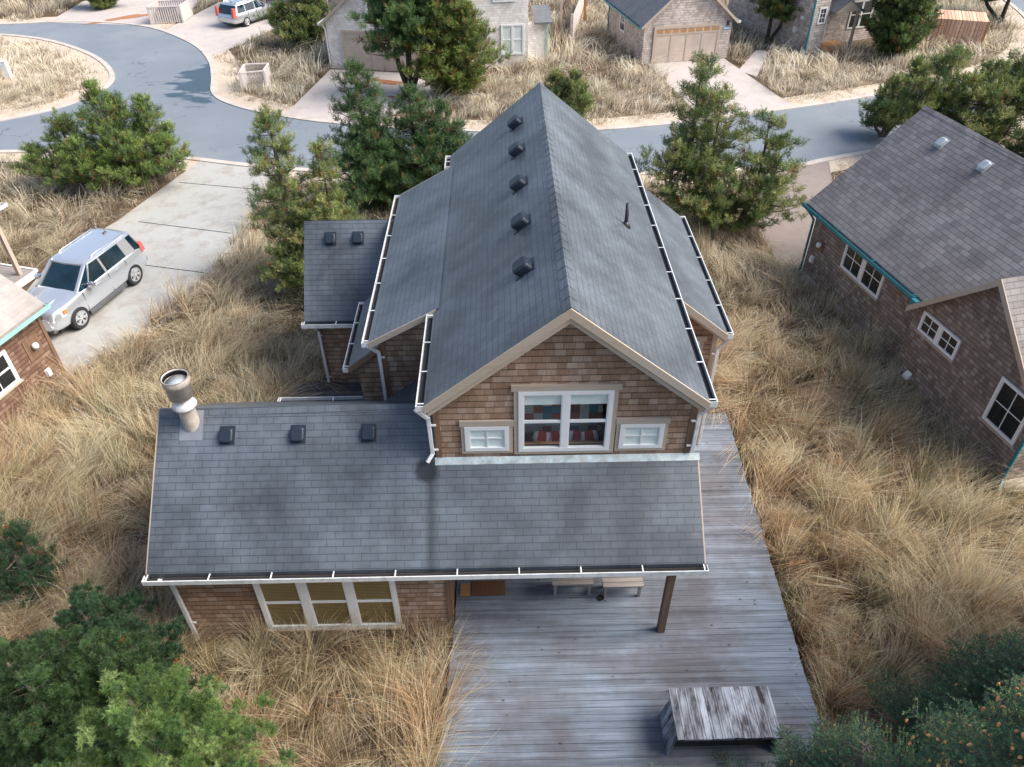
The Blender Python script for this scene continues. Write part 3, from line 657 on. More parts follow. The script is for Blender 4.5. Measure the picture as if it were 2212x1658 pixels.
for x in (-5.56, -4.15, -2.74): slope_vent(H, (x, 11.26, fz(11.26)), su, XA, .30, .34, .13, 'vent', off)
for x in (-4.78, -4.02):
    slope_vent(H, (x, 19.1, gz_ + (grz - gz_) * (19.1 - gf) / (gr_ - gf)), Vector((0, 1, (grz - gz_) / (gr_ - gf))).normalized(), XA, .31, .34, .13, 'vent', off)
sl_ = Vector((1, 0, .8)).normalized()
for y in (12.72, 14.55, 16.42, 18.36, 20.17): slope_vent(H, (.42, y, rz(.42)), sl_, -YA, .42, .40, .19, 'vent', off)
m = MB(off); m.tube([(2.87, 16.05, rz(2.87) - .1), (2.87, 16.05, rz(2.87) + .55)], .045, 12); m.tube([(2.87, 16.05, rz(2.87) - .06), (2.87, 16.05, rz(2.87) + .1)], [.12, .055], 12); m.build('vent_pipe', M['pipe'], H, smooth=True)
m = MB(off); m.box(LW + .01, -1.22, 9.50, 13.98, -.05, .1); m.build('foundation', M['found'], H)

# sofa seen through the gable window
S = empty('sofa', (1.1, 11.75, 3.3), 0, 'sofa under a patchwork quilt seen through the large gable window', 'sofa')
so_ = (1.1, 12.1, 2.9)
m = MB(so_); m.box(.15, 2.1, 11.7, 12.4, 2.9, 3.45); m.box(.1, .3, 11.6, 12.4, 2.9, 3.75); m.box(2.0, 2.2, 11.6, 12.4, 2.9, 3.75); m.build('seat', M['trimdark'], S, bevel=.04)
t = NT('patchwork quilt'); sp = t.n('ShaderNodeSeparateXYZ', {0: t.uv()})
q = t.white(t.math('FLOOR', t.math('DIVIDE', sp.outputs[0], .19)), t.math('FLOOR', t.math('DIVIDE', sp.outputs[1], .17)))
cq = t.ramp(q, (0., (.65, .62, .55)), (.2, (.50, .17, .11)), (.36, (.12, .27, .32)), (.5, (.70, .66, .60)), (.64, (.28, .12, .10)), (.78, (.18, .34, .38)), (.9, (.70, .60, .40)))
t.n('ShaderNodeTexCoord').outputs; [e for e in t.t.nodes if e.type == 'VALTORGB'][0].color_ramp.interpolation = 'CONSTANT'
sq = t.math('LESS_THAN', t.math('FRACT', t.math('DIVIDE', sp.outputs[1], .045)), .35); cq = t.mix(t.math('MULTIPLY', sq, .6), cq, (.12, .10, .12)); M['quilt'] = t.bsdf(cq, .9)
m = MB(so_); m.hexa([(.3, 12.05, 3.45), (2.0, 12.05, 3.45), (2.0, 12.3, 3.45), (.3, 12.3, 3.45)], [(.3, 12.15, 4.5), (2.0, 12.15, 4.5), (2.0, 12.35, 4.5), (.3, 12.35, 4.5)]); m.build('backrest', M['quilt'], S, bevel=.04)
M['pillow'] = m_plain('red pillow', (.45, .04, .03), .9); M['pillw'] = m_plain('white pillow', (.8, .76, .70), .9)
def pillow(x, z, rot, label):
    p = empty('pillow', (x, 11.37, z), 0, label, 'pillow', 'red and white pillows on the sofa')
    vs = []; n = 8
    for i in range(n + 1):
        for j in range(n + 1):
            a, b = i / n * 2 - 1, j / n * 2 - 1; pin = (1 - .22 * abs(a * b)); e = .07 * (1 - a ** 4) * (1 - b ** 4)
            for s in (0,): vs.append((a * .19 * pin, -e, b * .17 * pin))
    k = len(vs); vs += [(v[0], -v[1], v[2]) for v in vs]
    fs = [(i * (n + 1) + j, (i + 1) * (n + 1) + j, (i + 1) * (n + 1) + j + 1, i * (n + 1) + j + 1) for i in range(n) for j in range(n)]
    fs2 = [tuple(k + q for q in reversed(f)) for f in fs]
    mid = [f for f in fs if 2 * (n + 1) <= f[0] < 6 * (n + 1)]; rest = [f for f in fs if f not in mid]
    MB().add(vs, mid + fs2).build('cushion', M['pillow'], p, smooth=True); MB().add(vs, rest).build('pale_band', M['pillw'], p, smooth=True)
    p.rotation_euler = (-.35, rot, 0)
for x, r, l in ((.72, .15, 'leftmost red and white pillow behind the gable window'), (1.02, -.2, 'pillow second from the left behind the gable window'), (1.42, .2, 'pillow third from the left behind the gable window'), (1.70, -.15, 'rightmost red and white pillow behind the gable window')): pillow(x, 4.02, r, l)

# ------------------------------------------------------------------ decks
def deck(name, left, right, y0, y1, z, m, label, loc, bw=.14, fascia='deckdark'):
    D = empty(name, loc, 0, label, 'deck'); b = MB(loc); y = y0; k = 0
    while y < y1 - .02:
        e = min(y + bw - .0065, y1); jx = random.uniform(-.012, .012); dz = random.uniform(-.003, .003)
        b.hexa([(left(y), y, z - .035), (right(y) + jx, y, z - .035), (right(y) + jx, e, z - .035), (left(y), e, z - .035)], [(left(y), y, z + dz), (right(y) + jx, y, z + dz), (right(y) + jx, e, z + dz), (left(y), e, z + dz)]); y += bw
    b.build('deck_boards', m, D)
    f = MB(loc); A = [(left(y0) + .04, y0 + .02), (right(y0) - .06, y0 + .02), (right(y1) - .06, y1 - .02), (left(y1) + .04, y1 - .02)]
    f.hexa([(x, y, -.02) for x, y in A], [(x, y, z - .04) for x, y in A]); f.build('deck_frame', M[fascia], D)
    return D
dl = lambda y: -1.18 - (9.2 - y) * .065 if y < 9.46 else (-1.165 if y < 10.84 else 3.64)
dr = lambda y: 6.22 - (16.04 - y) * .034
D1 = deck('wooden_deck', dl, dr, 5.0, 16.05, .43, M['deck'], 'long weathered grey board deck wrapping round the front and right side of the shingled house', (2.5, 10, 0))
D2 = deck('small_deck', lambda y: -6.45, lambda y: -2.9, 14.6, 17.75, .40, M['deckdark'], 'small dark board deck in the corner behind the front roof', (-5, 16, 0))

# deck furniture
T = empty('deck_table', (3.95, 7.0, .43), 0, 'low deck table of peeling painted planks at the front of the deck', 'table'); to = (3.95, 7.0, .43)
m = MB(to)
for i in range(11):
    a = 2.98 + i * .172; z = 1.17 + random.uniform(-.003, .003); m.box(a, a + .165, 6.50 + random.uniform(-.01, .01), 7.48, z - .04, z)
m.build('tabletop', M['table'], T)
m = MB(to); m.box(3.0, 4.86, 6.53, 6.57, 1.03, 1.125); m.box(3.0, 4.86, 7.41, 7.45, 1.03, 1.125); m.box(3.0, 4.86, 6.98, 7.02, .62, .72); m.build('apron', M['table'], T)
for x, s in ((3.02, -1), (4.80, 1)):
    m = MB(to); m.hexa([(x - .03 + s * .12, 6.55, .43), (x + .03 + s * .12, 6.55, .43), (x + .03 + s * .12, 7.35, .43), (x - .03 + s * .12, 7.35, .43)], [(x - .03, 6.6, 1.12), (x + .03, 6.6, 1.12), (x + .03, 7.3, 1.12), (x - .03, 7.3, 1.12)])
    m.build('leg', M['table'], T)
for yy in (6.72, 7.24):
    m = MB(to); m.box(3.08, 4.74, yy, yy + .03, .44, 1.02); m.build('base_panel', M['deckdark'], T)
def bench(x0, x1, y, label):
    o = (x0 / 2 + x1 / 2, y, .43); B = empty('bench', o, 0, label, 'bench', 'benches under the porch roof')
    m = MB(o)
    for k in range(3): m.box(x0, x1, y - .06 + k * .125, y + .055 + k * .125, .84, .88)
    m.build('seat', M['bench'], B); m = MB(o); m.box(x0 + .08, x1 - .08, y + .0, y + .03, .76, .84); m.build('apron', M['bench'], B)
    for xx in (x0 + .04, x1 - .10):
        for yy in (y - .02, y + .24): m = MB(o); m.box(xx, xx + .06, yy, yy + .06, .43, .84); m.build('leg', M['bench'], B)
bench(.95, 1.84, 10.12, 'grey wooden bench nearer the doormat, half hidden by the porch roof')
bench(2.05, 2.93, 10.04, 'grey wooden bench nearer the porch post, half hidden by the porch roof')
m = MB((-.45, 10.33, .44)); m.box(-.83, -.08, 10.13, 10.52, .436, .452); o = m.build('doormat', M['mat']); o.location = (-.45, 10.33, .44); tag(o, 'dark brown doormat on the deck under the porch roof', 'doormat')
m = MB((-.95, 10.3, .44)); m.box(-1.08, -.86, 10.12, 10.45, .436, .448); o = m.build('wooden_board', M['ply']); o.location = (-.95, 10.3, .44); tag(o, 'small orange board beside the doormat on the deck', 'board')
o = lathe(MB(), (0, 0, 0), [(.001, .0), (.06, .0), (.075, .02), (.075, .03), (.06, .03), (.055, .018), (.001, .015)], 16).build('bowl', M['gutdark'], None, smooth=True); o.location = (2.02, 10.0, .435); tag(o, 'small black bowl on the deck between the two porch benches', 'bowl')

# ------------------------------------------------------------------ neighbouring houses (local x along the wall, y into the building)
def gable_y(parent, x0, x1, y0, y1, ez, pit, ov, fo, roofm, trim, wallm, z0=0., rh=.18, front_rake=True, sep=True):
    """gable facing -y : walls and roof"""
    cx = (x0 + x1) / 2; az = ez + pit * (x1 - x0) / 2
    m = MB(); m.quad((x0, y0, z0), (x1, y0, z0), (x1, y0, ez), (cx, y0, az - .02), (x0, y0, ez)); m.quad((x1, y0, z0), (x1, y1, z0), (x1, y1, ez), (x1, y0, ez)); m.quad((x0, y1, z0), (x0, y0, z0), (x0, y0, ez), (x0, y1, ez)); m.quad((x1, y1, z0), (x0, y1, z0), (x0, y1, ez), (cx, y1, az - .02), (x1, y1, ez))
    m.build('shingle_wall', M[wallm], parent)
    top = az + .12; e0 = top - pit * ((x1 - x0) / 2 + ov)
    m = MB(); m.slab([(x0 - ov, y0 - fo, e0), (cx, y0 - fo, top), (cx, y1 + fo, top), (x0 - ov, y1 + fo, e0)], .11); m.slab([(cx, y0 - fo, top), (x1 + ov, y0 - fo, e0), (x1 + ov, y1 + fo, e0), (cx, y1 + fo, top)], .11)
    r = m.build('roof', M[roofm], parent)
    m = MB(); yy = y0 - fo - .001; rake(m, (x0 - ov, yy, e0 - .004), (cx, yy, top - .004), rh); m.build('rake_board', M[trim], parent)
    m = MB(); rake(m, (cx, yy - .002, top - .004), (x1 + ov, yy - .002, e0 - .004), rh); m.build('rake_board', M[trim], parent)
    return e0, top, r
# right neighbour
RO = (10.85, 23.9, 0); ang = math.atan2(-.9777, .21)
RH = empty('shingled_house', RO, ang, 'grey brown shingled house with teal gutters and mottled roof at the right', 'house')
m = MB(); pr = .86; ex = 2.84; rx = 3.2; rtop = ex + pr * (rx + .3)
m.slab([(-.32, -.3, ex), (10.9, -.3, ex), (10.9, rx, rtop), (-.32, rx, rtop)], .12); m.slab([(-.32, rx, rtop), (10.9, rx, rtop), (10.9, 6.7, ex), (-.32, 6.7, ex)], .12)
rr = m.build('roof', M['roof_r'], RH)
m = MB()
for i in range(36):
    a = -.32 + 11.2 * i / 36; b = -.32 + 11.2 * (i + 1) / 36 - .006; k = .13
    m.quad((a, rx, rtop + .015), (a, rx - k, rtop + .015 - k * pr), (b, rx - k, rtop + .008 - k * pr), (b, rx, rtop + .008)); m.quad((b, rx, rtop + .008), (b, rx + k, rtop + .008 - k * pr), (a, rx + k, rtop + .015 - k * pr), (a, rx, rtop + .015))
m.build('ridge_cap', M['roof_r'], rr)
m = MB(); m.quad((0, 0, .28), (6, 0, .28), (6, 0, 2.95), (0, 0, 2.95)); m.quad((0, 6.4, .28), (0, 0, .28), (0, 0, 2.95), (0, rx, rtop - .15), (0, 6.4, 2.95)); m.build('shingle_wall', M['shake_r'], RH)
m = MB(); m.box(-.03, 6.0, -.04, 6.4, -.1, .28); m.box(5.93, 11, -.39, 6, -.1, .2); m.build('foundation', M['found'], RH)
# wing with its gable towards the middle house
wx0, wx1, wy = 5.95, 10.6, -.35; wc_ = (wx0 + wx1) / 2 + .03; we = 2.72; wt = 4.96
m = MB(); m.quad((wx0, wy, .2), (wx1, wy, .2), (wx1, wy, we), (wc_, wy, wt - .16), (wx0, wy, we)); m.quad((wx0, 1, .2), (wx0, wy, .2), (wx0, wy, we), (wx0, 1, we)); m.quad((wx1, wy, .2), (wx1, 3, .2), (wx1, 3, we), (wx1, wy, we)); m.build('shingle_wall', M['shake_r'], RH)
m = MB(); wo_ = .12; pw = (wt - we) / (wc_ - wx0); m.slab([(wx0 - wo_, wy - .22, wt - pw * (wc_ - wx0 + wo_)), (wc_, wy - .22, wt), (wc_, 2.6, wt), (wx0 - wo_, 2.6, wt - pw * (wc_ - wx0 + wo_))], .11)
m.slab([(wc_, wy - .22, wt), (wx1 + .2, wy - .22, wt - pw * (wx1 + .2 - wc_)), (wx1 + .2, 2.6, wt - pw * (wx1 + .2 - wc_)), (wc_, 2.6, wt)], .11); m.build('wing_roof', M['roof_r'], RH)
m = MB(); rake(m, (wx0 - wo_, wy - .221, wt - pw * (wc_ - wx0 + wo_)), (wc_, wy - .221, wt - .005), .2); m.build('rake_board', M['trimwood'], RH)
m = MB(); rake(m, (wc_, wy - .223, wt - .005), (wx1 + .2, wy - .223, wt - pw * (wx1 + .2 - wc_)), .2); m.build('rake_board', M['trimwood'], RH)
gutter(RH, (-.34, -.3, ex - .01), (5.75, -.3, ex - .01), (0, -1, 0), 'teal', wd=.12, hang=1.6)
m = MB(); m.box(5.78, 5.98, -.50, -.36, 2.62, 2.80); m.build('gutter_end', M['teal'], RH)
downspout(RH, [(-.25, -.36, 2.72), (-.1, -.2, 2.5), (-.05, -.05, 2.3), (-.05, -.06, .35), (-.25, -.4, .12), (-.55, -.6, .06)], 'teal')
downspout(RH, [(10.75, -.5, 2.2), (10.66, -.4, 2.0), (10.66, -.4, .35), (11.0, -.7, .1)], 'teal')
O = (0, 0, 0)
window(RH, O, XA, -YA, 1.93, 4.02, 1.58, 2.62, 2, (2, 2), fw=.085, mull=.17, gm='paneglass', sill='trimwood')
window(RH, (0, wy, 0), XA, -YA, 6.28, 7.80, 2.06, 2.70, 2, (2, 2), fw=.075, mull=.15, gm='paneglass', sill='trimwood')
window(RH, (0, wy, 0), XA, -YA, 9.34, 10.45, 1.35, 2.72, 1, (2, 2), fw=.085, gm='paneglass', sill='trimwood')
def fixture(parent, x, y, z, n, kind=0):
    O_ = (0, y, 0); nv = Vector(n)
    m = MB(); 
    if kind == 0: m.obox(O_, XA, nv, x - .14, x + .14, z - .2, z + .2, .0, .03); f = m.build('wall_lamp_plate', M['trimdark'], parent); lathe(MB(), (x, y + nv.y * .12, z + .06), [(.001, -.10), (.08, -.08), (.10, .0), (.075, .07), (.001, .09)], 14).build('lamp_globe', M['white'], f, smooth=True)
    elif kind == 1: m.obox(O_, XA, nv, x - .07, x + .07, z - .11, z + .11, .0, .09); m.obox(O_, XA, nv, x - .09, x + .09, z - .13, z + .13, .0, .02); m.build('meter_box', M['white'], parent, bevel=.01)
    else: m.prism([(x - .11, y - .001, z + .1), (x - .11, y - .001, z - .1), (x - .11, y - .13, z - .1), (x - .11, y - .10, z - .02)], (.22, 0, 0)); m.build('dryer_vent', M['white'], parent)
fixture(RH, .69, 0, 1.65, (0, -1, 0)); fixture(RH, .39, 0, .97, (0, -1, 0), 1); fixture(RH, 6.58, wy, .62, (0, -1, 0), 2)
upr = Vector((0, 1, pr)).normalized()
for u, v in ((2035, 310), (2128, 360)):
    wld = Vector(G(u, v, 5.0)); L = Matrix.Rotation(-ang, 3, 'Z') @ (wld - Vector(RO)); 
    # slide along the view ray onto the roof plane
    r = Matrix.Rotation(-ang, 3, 'Z') @ Vector(RM @ _d(u, v)); c0 = Matrix.Rotation(-ang, 3, 'Z') @ (Vector((0, 0, CAMH)) - Vector(RO))
    k = (ex + pr * (c0.y + .3) - c0.z) / (r.z - pr * r.y); p = c0 + r * k
    slope_vent(RH, p, upr, XA, .30, .36, .13, 'ventlight', (0, 0, 0))
# left neighbour
LO = (-13.5, 18.63, 0); angL = math.atan2(.959, .283)
LH = empty('shingled_house', LO, angL, 'red brown shingled house corner with pale green gutter at the left edge', 'house')
m = MB(); lp = .72; le = 2.74
m.slab([(-7, -.27, le), (.16, -.27, le), (.16, 3.2, le + lp * 3.47), (-7, 3.2, le + lp * 3.47)], .12); m.slab([(-7, 3.2, le + lp * 3.47), (.16, 3.2, le + lp * 3.47), (.16, 6.4, le), (-7, 6.4, le)], .12); m.build('roof', M['roof_l'], LH)
m = MB(); m.quad((-7, 0, .15), (0, 0, .15), (0, 0, 2.85), (-7, 0, 2.85)); m.quad((0, 0, .15), (0, 6.2, .15), (0, 6.2, 2.8), (0, 3.2, 5.0), (0, 0, 2.8)); m.build('shingle_wall', M['shake_l'], LH)
m = MB(); m.box(-7, .03, -.05, 6.2, -.1, .15); m.build('foundation', M['found'], LH)
m = MB(); m.box(-.09, .02, -.025, .03, .15, 2.62); m.build('corner_board', M['trimdark'], LH)
gutter(LH, (-7, -.27, le - .01), (.18, -.27, le - .01), (0, -1, 0), 'tealpale', wd=.12, hang=1.5)
window(LH, (0, 0, 0), XA, -YA, -2.6, -1.42, 1.10, 2.18, 1, (2, 1), fw=.09, gm='paneglass', sill='trimwood', rail=.5)
fixture(LH, -.59, 0, 1.68, (0, -1, 0)); fixture(LH, -.52, 0, .68, (0, -1, 0), 1)
m = MB(); m.obox((0, 0, 0), XA, -YA, -.86, -.32, 1.30, 2.02, 0, .02); m.build('lamp_backing', M['trimdark'], LH)
# its porch: deck, post, beam, bench
PO = (-17.3, 24.4, 0); PH = empty('covered_porch', PO, angL, 'pale wooden porch with post and beam at the left edge behind the silver car', 'porch')
m = MB(); 
for k in range(13): m.box(-1.6 + k * .15, -1.6 + k * .15 + .143, .1, 4.2, .24, .28)
m.build('deck_boards', M['bench'], PH)
m = MB(); m.box(-1.65, .36, .02, .09, .05, .29); m.box(.37, .46, .02, 4.2, .2, .30); m.build('deck_edge', M['white'], PH)
m = MB(); m.box(-.1, .05, .3, .45, .28, 2.72); m.build('porch_post', M['postpale'], PH, bevel=.008)
m = MB(); m.box(-1.6, .1, .28, .46, 2.72, 2.95); m.box(-.1, .05, .47, 4.2, 2.72, 2.92); m.build('porch_beam', M['postpale'], PH)
m = MB(); m.slab([(-3.6, .05, 3.02), (.3, .05, 3.02), (.3, 4.2, 3.6), (-3.6, 4.2, 3.6)], .1); m.build('porch_roof', M['roof_l'], PH)
gutter(PH, (-3.6, .04, 3.01), (.34, .04, 3.01), (0, -1, 0), 'gutter', hang=1.5)
a = G(112, 618, .6); B = empty('bench', (a[0], a[1], 0), angL - .12, 'long grey plank bench beside the silver car', 'bench')
m = MB(); m.box(-.85, .75, -.02, .2, .55, .6); m.box(-.85, .75, .21, .43, .55, .6); m.build('seat', M['bench'], B)
m = MB(); m.box(-.85, .75, -.06, -.022, .42, .6); m.build('apron', M['postpale'], B)
for x in (-.75, .62):
    m = MB(); m.box(x, x + .08, .0, .08, 0, .545); m.build('leg', M['postpale'], B); m = MB(); m.box(x, x + .08, .33, .41, 0, .545); m.build('leg', M['postpale'], B)

# far houses
def frm(o, d): return (o[0], o[1], 0), math.atan2(d[1], d[0])
def garage_door(parent, x0, x1, z1, m_, cols=4, top=True, y=-.01):
    O_ = (0, y, 0); g = MB(); g.obox(O_, XA, -YA, x0, x1, .02, z1, .0, .03); d = g.build('garage_door', M[m_], parent)
    g = MB(); n = cols
    for k in range(n + 1): c = x0 + (x1 - x0) * k / n; g.obox(O_, XA, -YA, max(x0, c - .05), min(x1, c + .05), .02, z1 - (.30 if top else 0), .03, .05)
    g.obox(O_, XA, -YA, x0, x1, z1 - .36, z1 - .26, .03, .055); g.build('door_battens', M['trimwood'], d)
    if top:
        g = MB(); 
        for k in range(2 * n): a = x0 + (x1 - x0) * (k + .12) / (2 * n); g.obox(O_, XA, -YA, a, a + (x1 - x0) * .76 / (2 * n), z1 - .25, z1 - .04, .031, .04)
        g.build('door_lights', M['ply'], d)
    g = MB(); g.obox(O_, XA, -YA, x0 - .14, x0, 0, z1 + .14, 0, .06); g.obox(O_, XA, -YA, x1, x1 + .14, 0, z1 + .14, 0, .06); g.obox(O_, XA, -YA, x0, x1, z1, z1 + .14, 0, .06); g.build('door_frame', M['postpale'], parent)
o, an = frm((-10.32, 49.01), (1, -.2)); F1 = empty('shingled_garage', o, an, 'bleached white shingled gable garage left of the tall pine', 'garage')
e0, tp, _ = gable_y(F1, 0, 6.9, 0, 9.5, 2.75, .82, .28, .25, 'roof_far', 'postpale', 'shake_w')
garage_door(F1, 1.05, 5.85, 2.12, 'garagewood', 3, False)
window(F1, (0, 0, 0), XA, -YA, 2.62, 3.25, 3.1, 3.85, 1, (2, 2), fw=.1, gm='paneglass')
gutter(F1, (-.29, 9.7, e0), (-.29, -.26, e0), (-1, 0, 0)); downspout(F1, [(-.2, -.1, e0 - .1), (-.06, -.06, e0 - .4), (-.06, -.06, .05)])
gutter(F1, (7.19, -.26, e0), (7.19, 9.7, e0), (1, 0, 0))
o, an = frm((-1.85, 48.45), (1, .1)); F2 = empty('shingled_house', o, an, 'pale pinkish shingled two storey house with white double window, beyond the roof ridge', 'house')
gable_y(F2, 0, 3.6, 0, 8, 5.3, .82, .2, .2, 'roof_far', 'postpale', 'shake_w')
window(F2, (0, 0, 0), XA, -YA, 1.95, 3.35, .75, 2.48, 2, (1, 1), back='blindw', fw=.1, mull=.12, rail=.5); window(F2, (0, 0, 0), XA, -YA, 1.5, 2.9, 3.72, 4.7, 2, (2, 2), fw=.09, gm='paneglass'); window(F2, (0, 0, 0), XA, -YA, .02, .5, 1.0, 2.3, 1, (1, 1), back='blindw', fw=.09)
m = MB(); m.quad((3.6, 1.1, 0), (5.0, 1.1, 0), (5.0, 1.1, 2.3), (3.6, 1.1, 2.3)); m.quad((5.0, 1.1, 0), (5.0, 5, 0), (5.0, 5, 2.5), (5.0, 1.1, 2.3)); m.build('side_bay', M['shake_w'], F2)
m = MB(); m.slab([(4.1, .8, 2.3), (5.2, .8, 2.3), (5.2, 2.2, 2.95), (4.1, 2.2, 2.95)], .08); m.build('bay_roof', M['roof_far'], F2)
downspout(F2, [(4.95, 1.04, 2.2), (4.95, 1.04, .1)], 'tealpale')
o, an = frm((8.74, 48.92), (1, .2)); F3 = empty('shingled_garage', o, an, 'weathered grey shingled gable garage with teal eave and pale driveway', 'garage')
e0, tp, _ = gable_y(F3, 0, 5.65, 0, 6.6, 2.35, .86, .28, .25, 'roof_far', 'postpale', 'shake_g')
garage_door(F3, .75, 4.80, 1.98, 'garagewood', 4, True)
gutter(F3, (-.29, 6.8, e0), (-.29, -.26, e0), (-1, 0, 0), 'teal'); gutter(F3, (5.94, -.26, e0), (5.94, 6.8, e0), (1, 0, 0), 'gutter')
downspout(F3, [(-.2, 6.7, e0 - .1), (-.06, 6.6, e0 - .3), (-.06, 6.6, .05)], 'teal')
window(F3, (0, 0, 0), -YA, -XA, -4.4, -3.4, .95, 2.05, 1, (1, 1), fw=.1, gm='paneglass', rail=.5)
m = MB(); m.obox((0, 0, 0), XA, -YA, 5.12, 5.55, 1.72, 1.86, 0, .03); m.build('number_plate', M['bluesign'], F3)
m = MB(); m.obox((0, 0, 0), XA, -YA, 5.15, 5.52, 1.755, 1.825, .03, .034); m.build('plate_lettering', M['signw'], F3)
m = MB(); m.obox((0, 0, 0), XA, -YA, 5.3, 5.42, 1.95, 2.2, 0, .1); m.build('wall_lamp', M['pipe'], F3)
o, an = frm((19.35, 50.5), (1, .35)); F4 = empty('shingled_house', o, an, 'brown shingled house with a small gabled entry porch and white door', 'house')
m = MB(); m.quad((0, 0, 0), (1.15, 0, 0), (1.15, 0, 5.2), (0, 0, 5.2)); m.quad((0, 9, 0), (0, 0, 0), (0, 0, 5.2), (0, 9, 5.2)); m.quad((1.15, 0, 0), (1.15, 1.3, 0), (1.15, 1.3, 5.2), (1.15, 0, 5.2)); m.quad((1.15, 1.3, 0), (9, 1.3, 0), (9, 1.3, 5.2), (1.15, 1.3, 5.2)); m.build('shingle_wall', M['shake_g'], F4)
m = MB(); m.slab([(-.3, -.3, 5.25), (9.3, -.3, 5.25), (9.3, 4.5, 8.0), (-.3, 4.5, 8.0)], .12); m.slab([(-.3, 4.5, 8.0), (9.3, 4.5, 8.0), (9.3, 9.3, 5.25), (-.3, 9.3, 5.25)], .12); m.build('roof', M['roof_far'], F4)
m = MB(); px0, px1, pxc = 1.2, 3.3, 2.25; m.slab([(px0, -.5, 2.45), (pxc, -.5, 3.15), (pxc, 1.28, 3.15), (px0, 1.28, 2.45)], .08); m.slab([(pxc, -.5, 3.15), (px1, -.5, 2.45), (px1, 1.28, 2.45), (pxc, 1.28, 3.15)], .08); m.build('porch_roof', M['roof_far'], F4)
m = MB(); m.prism([(px0 + .05, -.46, 2.40), (px1 - .05, -.46, 2.40), (pxc, -.46, 3.05)], (0, -.03, 0)); m.build('porch_gable', M['trimwood'], F4)
gutter(F4, (px1, -.5, 2.45), (px1, 1.25, 2.45), (1, 0, 0), 'teal'); downspout(F4, [(-.06, -.06, 5.1), (-.06, -.06, .05)], 'teal', wd=.1)
m = MB(); m.box(1.3, 3.3, -.5, 1.28, .02, .2); m.build('porch_floor', M['ply'], F4)
m = MB(); m.box(3.02, 3.16, -.42, -.28, .2, 2.38); m.build('porch_post', M['postpale'], F4)
m = MB(); m.obox((0, 1.3, 0), XA, -YA, 1.4, 2.3, .2, 2.2, 0, .05); d = m.build('front_door', M['white'], F4); m = MB(); m.obox((0, 1.3, 0), XA, -YA, 1.55, 1.95, .5, 2.05, .05, .055); m.build('door_glass', M['paneglass'], d)
window(F4, (0, 0, 0), XA, -YA, .42, 1.0, 1.75, 2.7, 1, (2, 3), fw=.08, gm='paneglass'); window(F4, (0, 1.3, 0), XA, -YA, 4.0, 5.8, .8, 2.5, 2, (1, 1), fw=.1, gm='paneglass', rail=.5)
window(F4, (0, 0, 0), -YA, -XA, -3.2, -2.2, 3.3, 4.3, 1, (1, 1), fw=.1, gm='paneglass'); 
m = MB(); m.obox((0, 0, 0), -YA, -XA, -1.5, -1.25, 1.0, 1.35, 0, .1); m.build('meter_box', M['white'], F4)
m = MB(); m.obox((0, 0, 0), -YA, -XA, -.95, -.7, 1.9, 2.1, 0, .12); m.build('wall_lamp', M['white'], F4)
o, an = frm((-18.2, 62.2), (1, -.12)); F5 = empty('cottage_porch', o, an, 'brown shaded cottage porch with pale beams behind the parked wagon', 'porch')
m = MB(); m.quad((0, 1.6, 0), (9, 1.6, 0), (9, 1.6, 3.2), (0, 1.6, 3.2)); m.build('shingle_wall', M['shake_g'], F5)
m = MB(); m.box(-.3, 9, -.6, 1.6, .0, .2); m.build('porch_floor', M['bench'], F5)
m = MB(); m.box(.9, 1.1, -.5, -.32, .2, 2.9); m.build('porch_post', M['postpale'], F5); m = MB(); m.box(5.6, 5.8, -.5, -.32, .2, 2.9); m.build('porch_post', M['postpale'], F5)
m = MB(); m.box(-.4, 9, -.55, -.30, 2.9, 3.15); m.build('porch_beam', M['postpale'], F5); m = MB(); m.slab([(-.6, -.8, 3.2), (9.2, -.8, 3.2), (9.2, 4.5, 5.6), (-.6, 4.5, 5.6)], .12); m.build('roof', M['roof_far'], F5)
def adirondack(x, y, rz_, label):
    A = empty('adirondack_chair', (x, y, .2), rz_, label, 'chair', 'white slatted chairs on the far porch')
    m = MB(); m.hexa([(-.27, -.3, .33), (.27, -.3, .33), (.27, .22, .24), (-.27, .22, .24)], [(-.27, -.3, .36), (.27, -.3, .36), (.27, .22, .27), (-.27, .22, .27)]); m.build('seat', M['chairw'], A)
    m = MB()
    for k in range(5):
        a = -.27 + k * .11; tpz = .98 + .06 * (1 - abs(k - 2) / 2); m.hexa([(a, .20, .26), (a + .095, .20, .26), (a + .095, .23, .26), (a, .23, .26)], [(a, .5, tpz), (a + .095, .5, tpz), (a + .095, .53, tpz), (a, .53, tpz)])
    m.build('backrest', M['chairw'], A)
    for s in (-1, 1):
        m = MB(); m.box(s * .34 - .06, s * .34 + .06, -.36, .34, .52, .545); m.build('arm', M['chairw'], A)
        m = MB(); m.box(s * .31 - .03, s * .31 + .03, -.33, -.26, 0, .52); m.build('leg', M['chairw'], A)
        m = MB(); m.beam((s * .30, -.2, .30), (s * .30, .5, .03), .05, .08); m.build('leg', M['chairw'], A)
a = G(602, 44, .2); adirondack(a[0], a[1], .1, 'white adirondack chair beside the porch post behind the wagon')
a = G(630, 44, .2); adirondack(a[0], a[1], -.25, 'white adirondack chair half hidden by the far pine')
a = G(568, 8, .2)
m = MB((a[0], a[1], 0)); m.box(a[0] - .25, a[0] + .25, a[1] - .05, a[1] + .1, .25, 1.1); m.box(a[0] - .25, a[0] + .25, a[1] - .4, a[1] - .05, .25, .55); o = m.build('porch_chair', M['teal'], None, bevel=.03); o.location = (a[0], a[1], 0); tag(o, 'teal porch chair behind the wagon roof', 'chair')

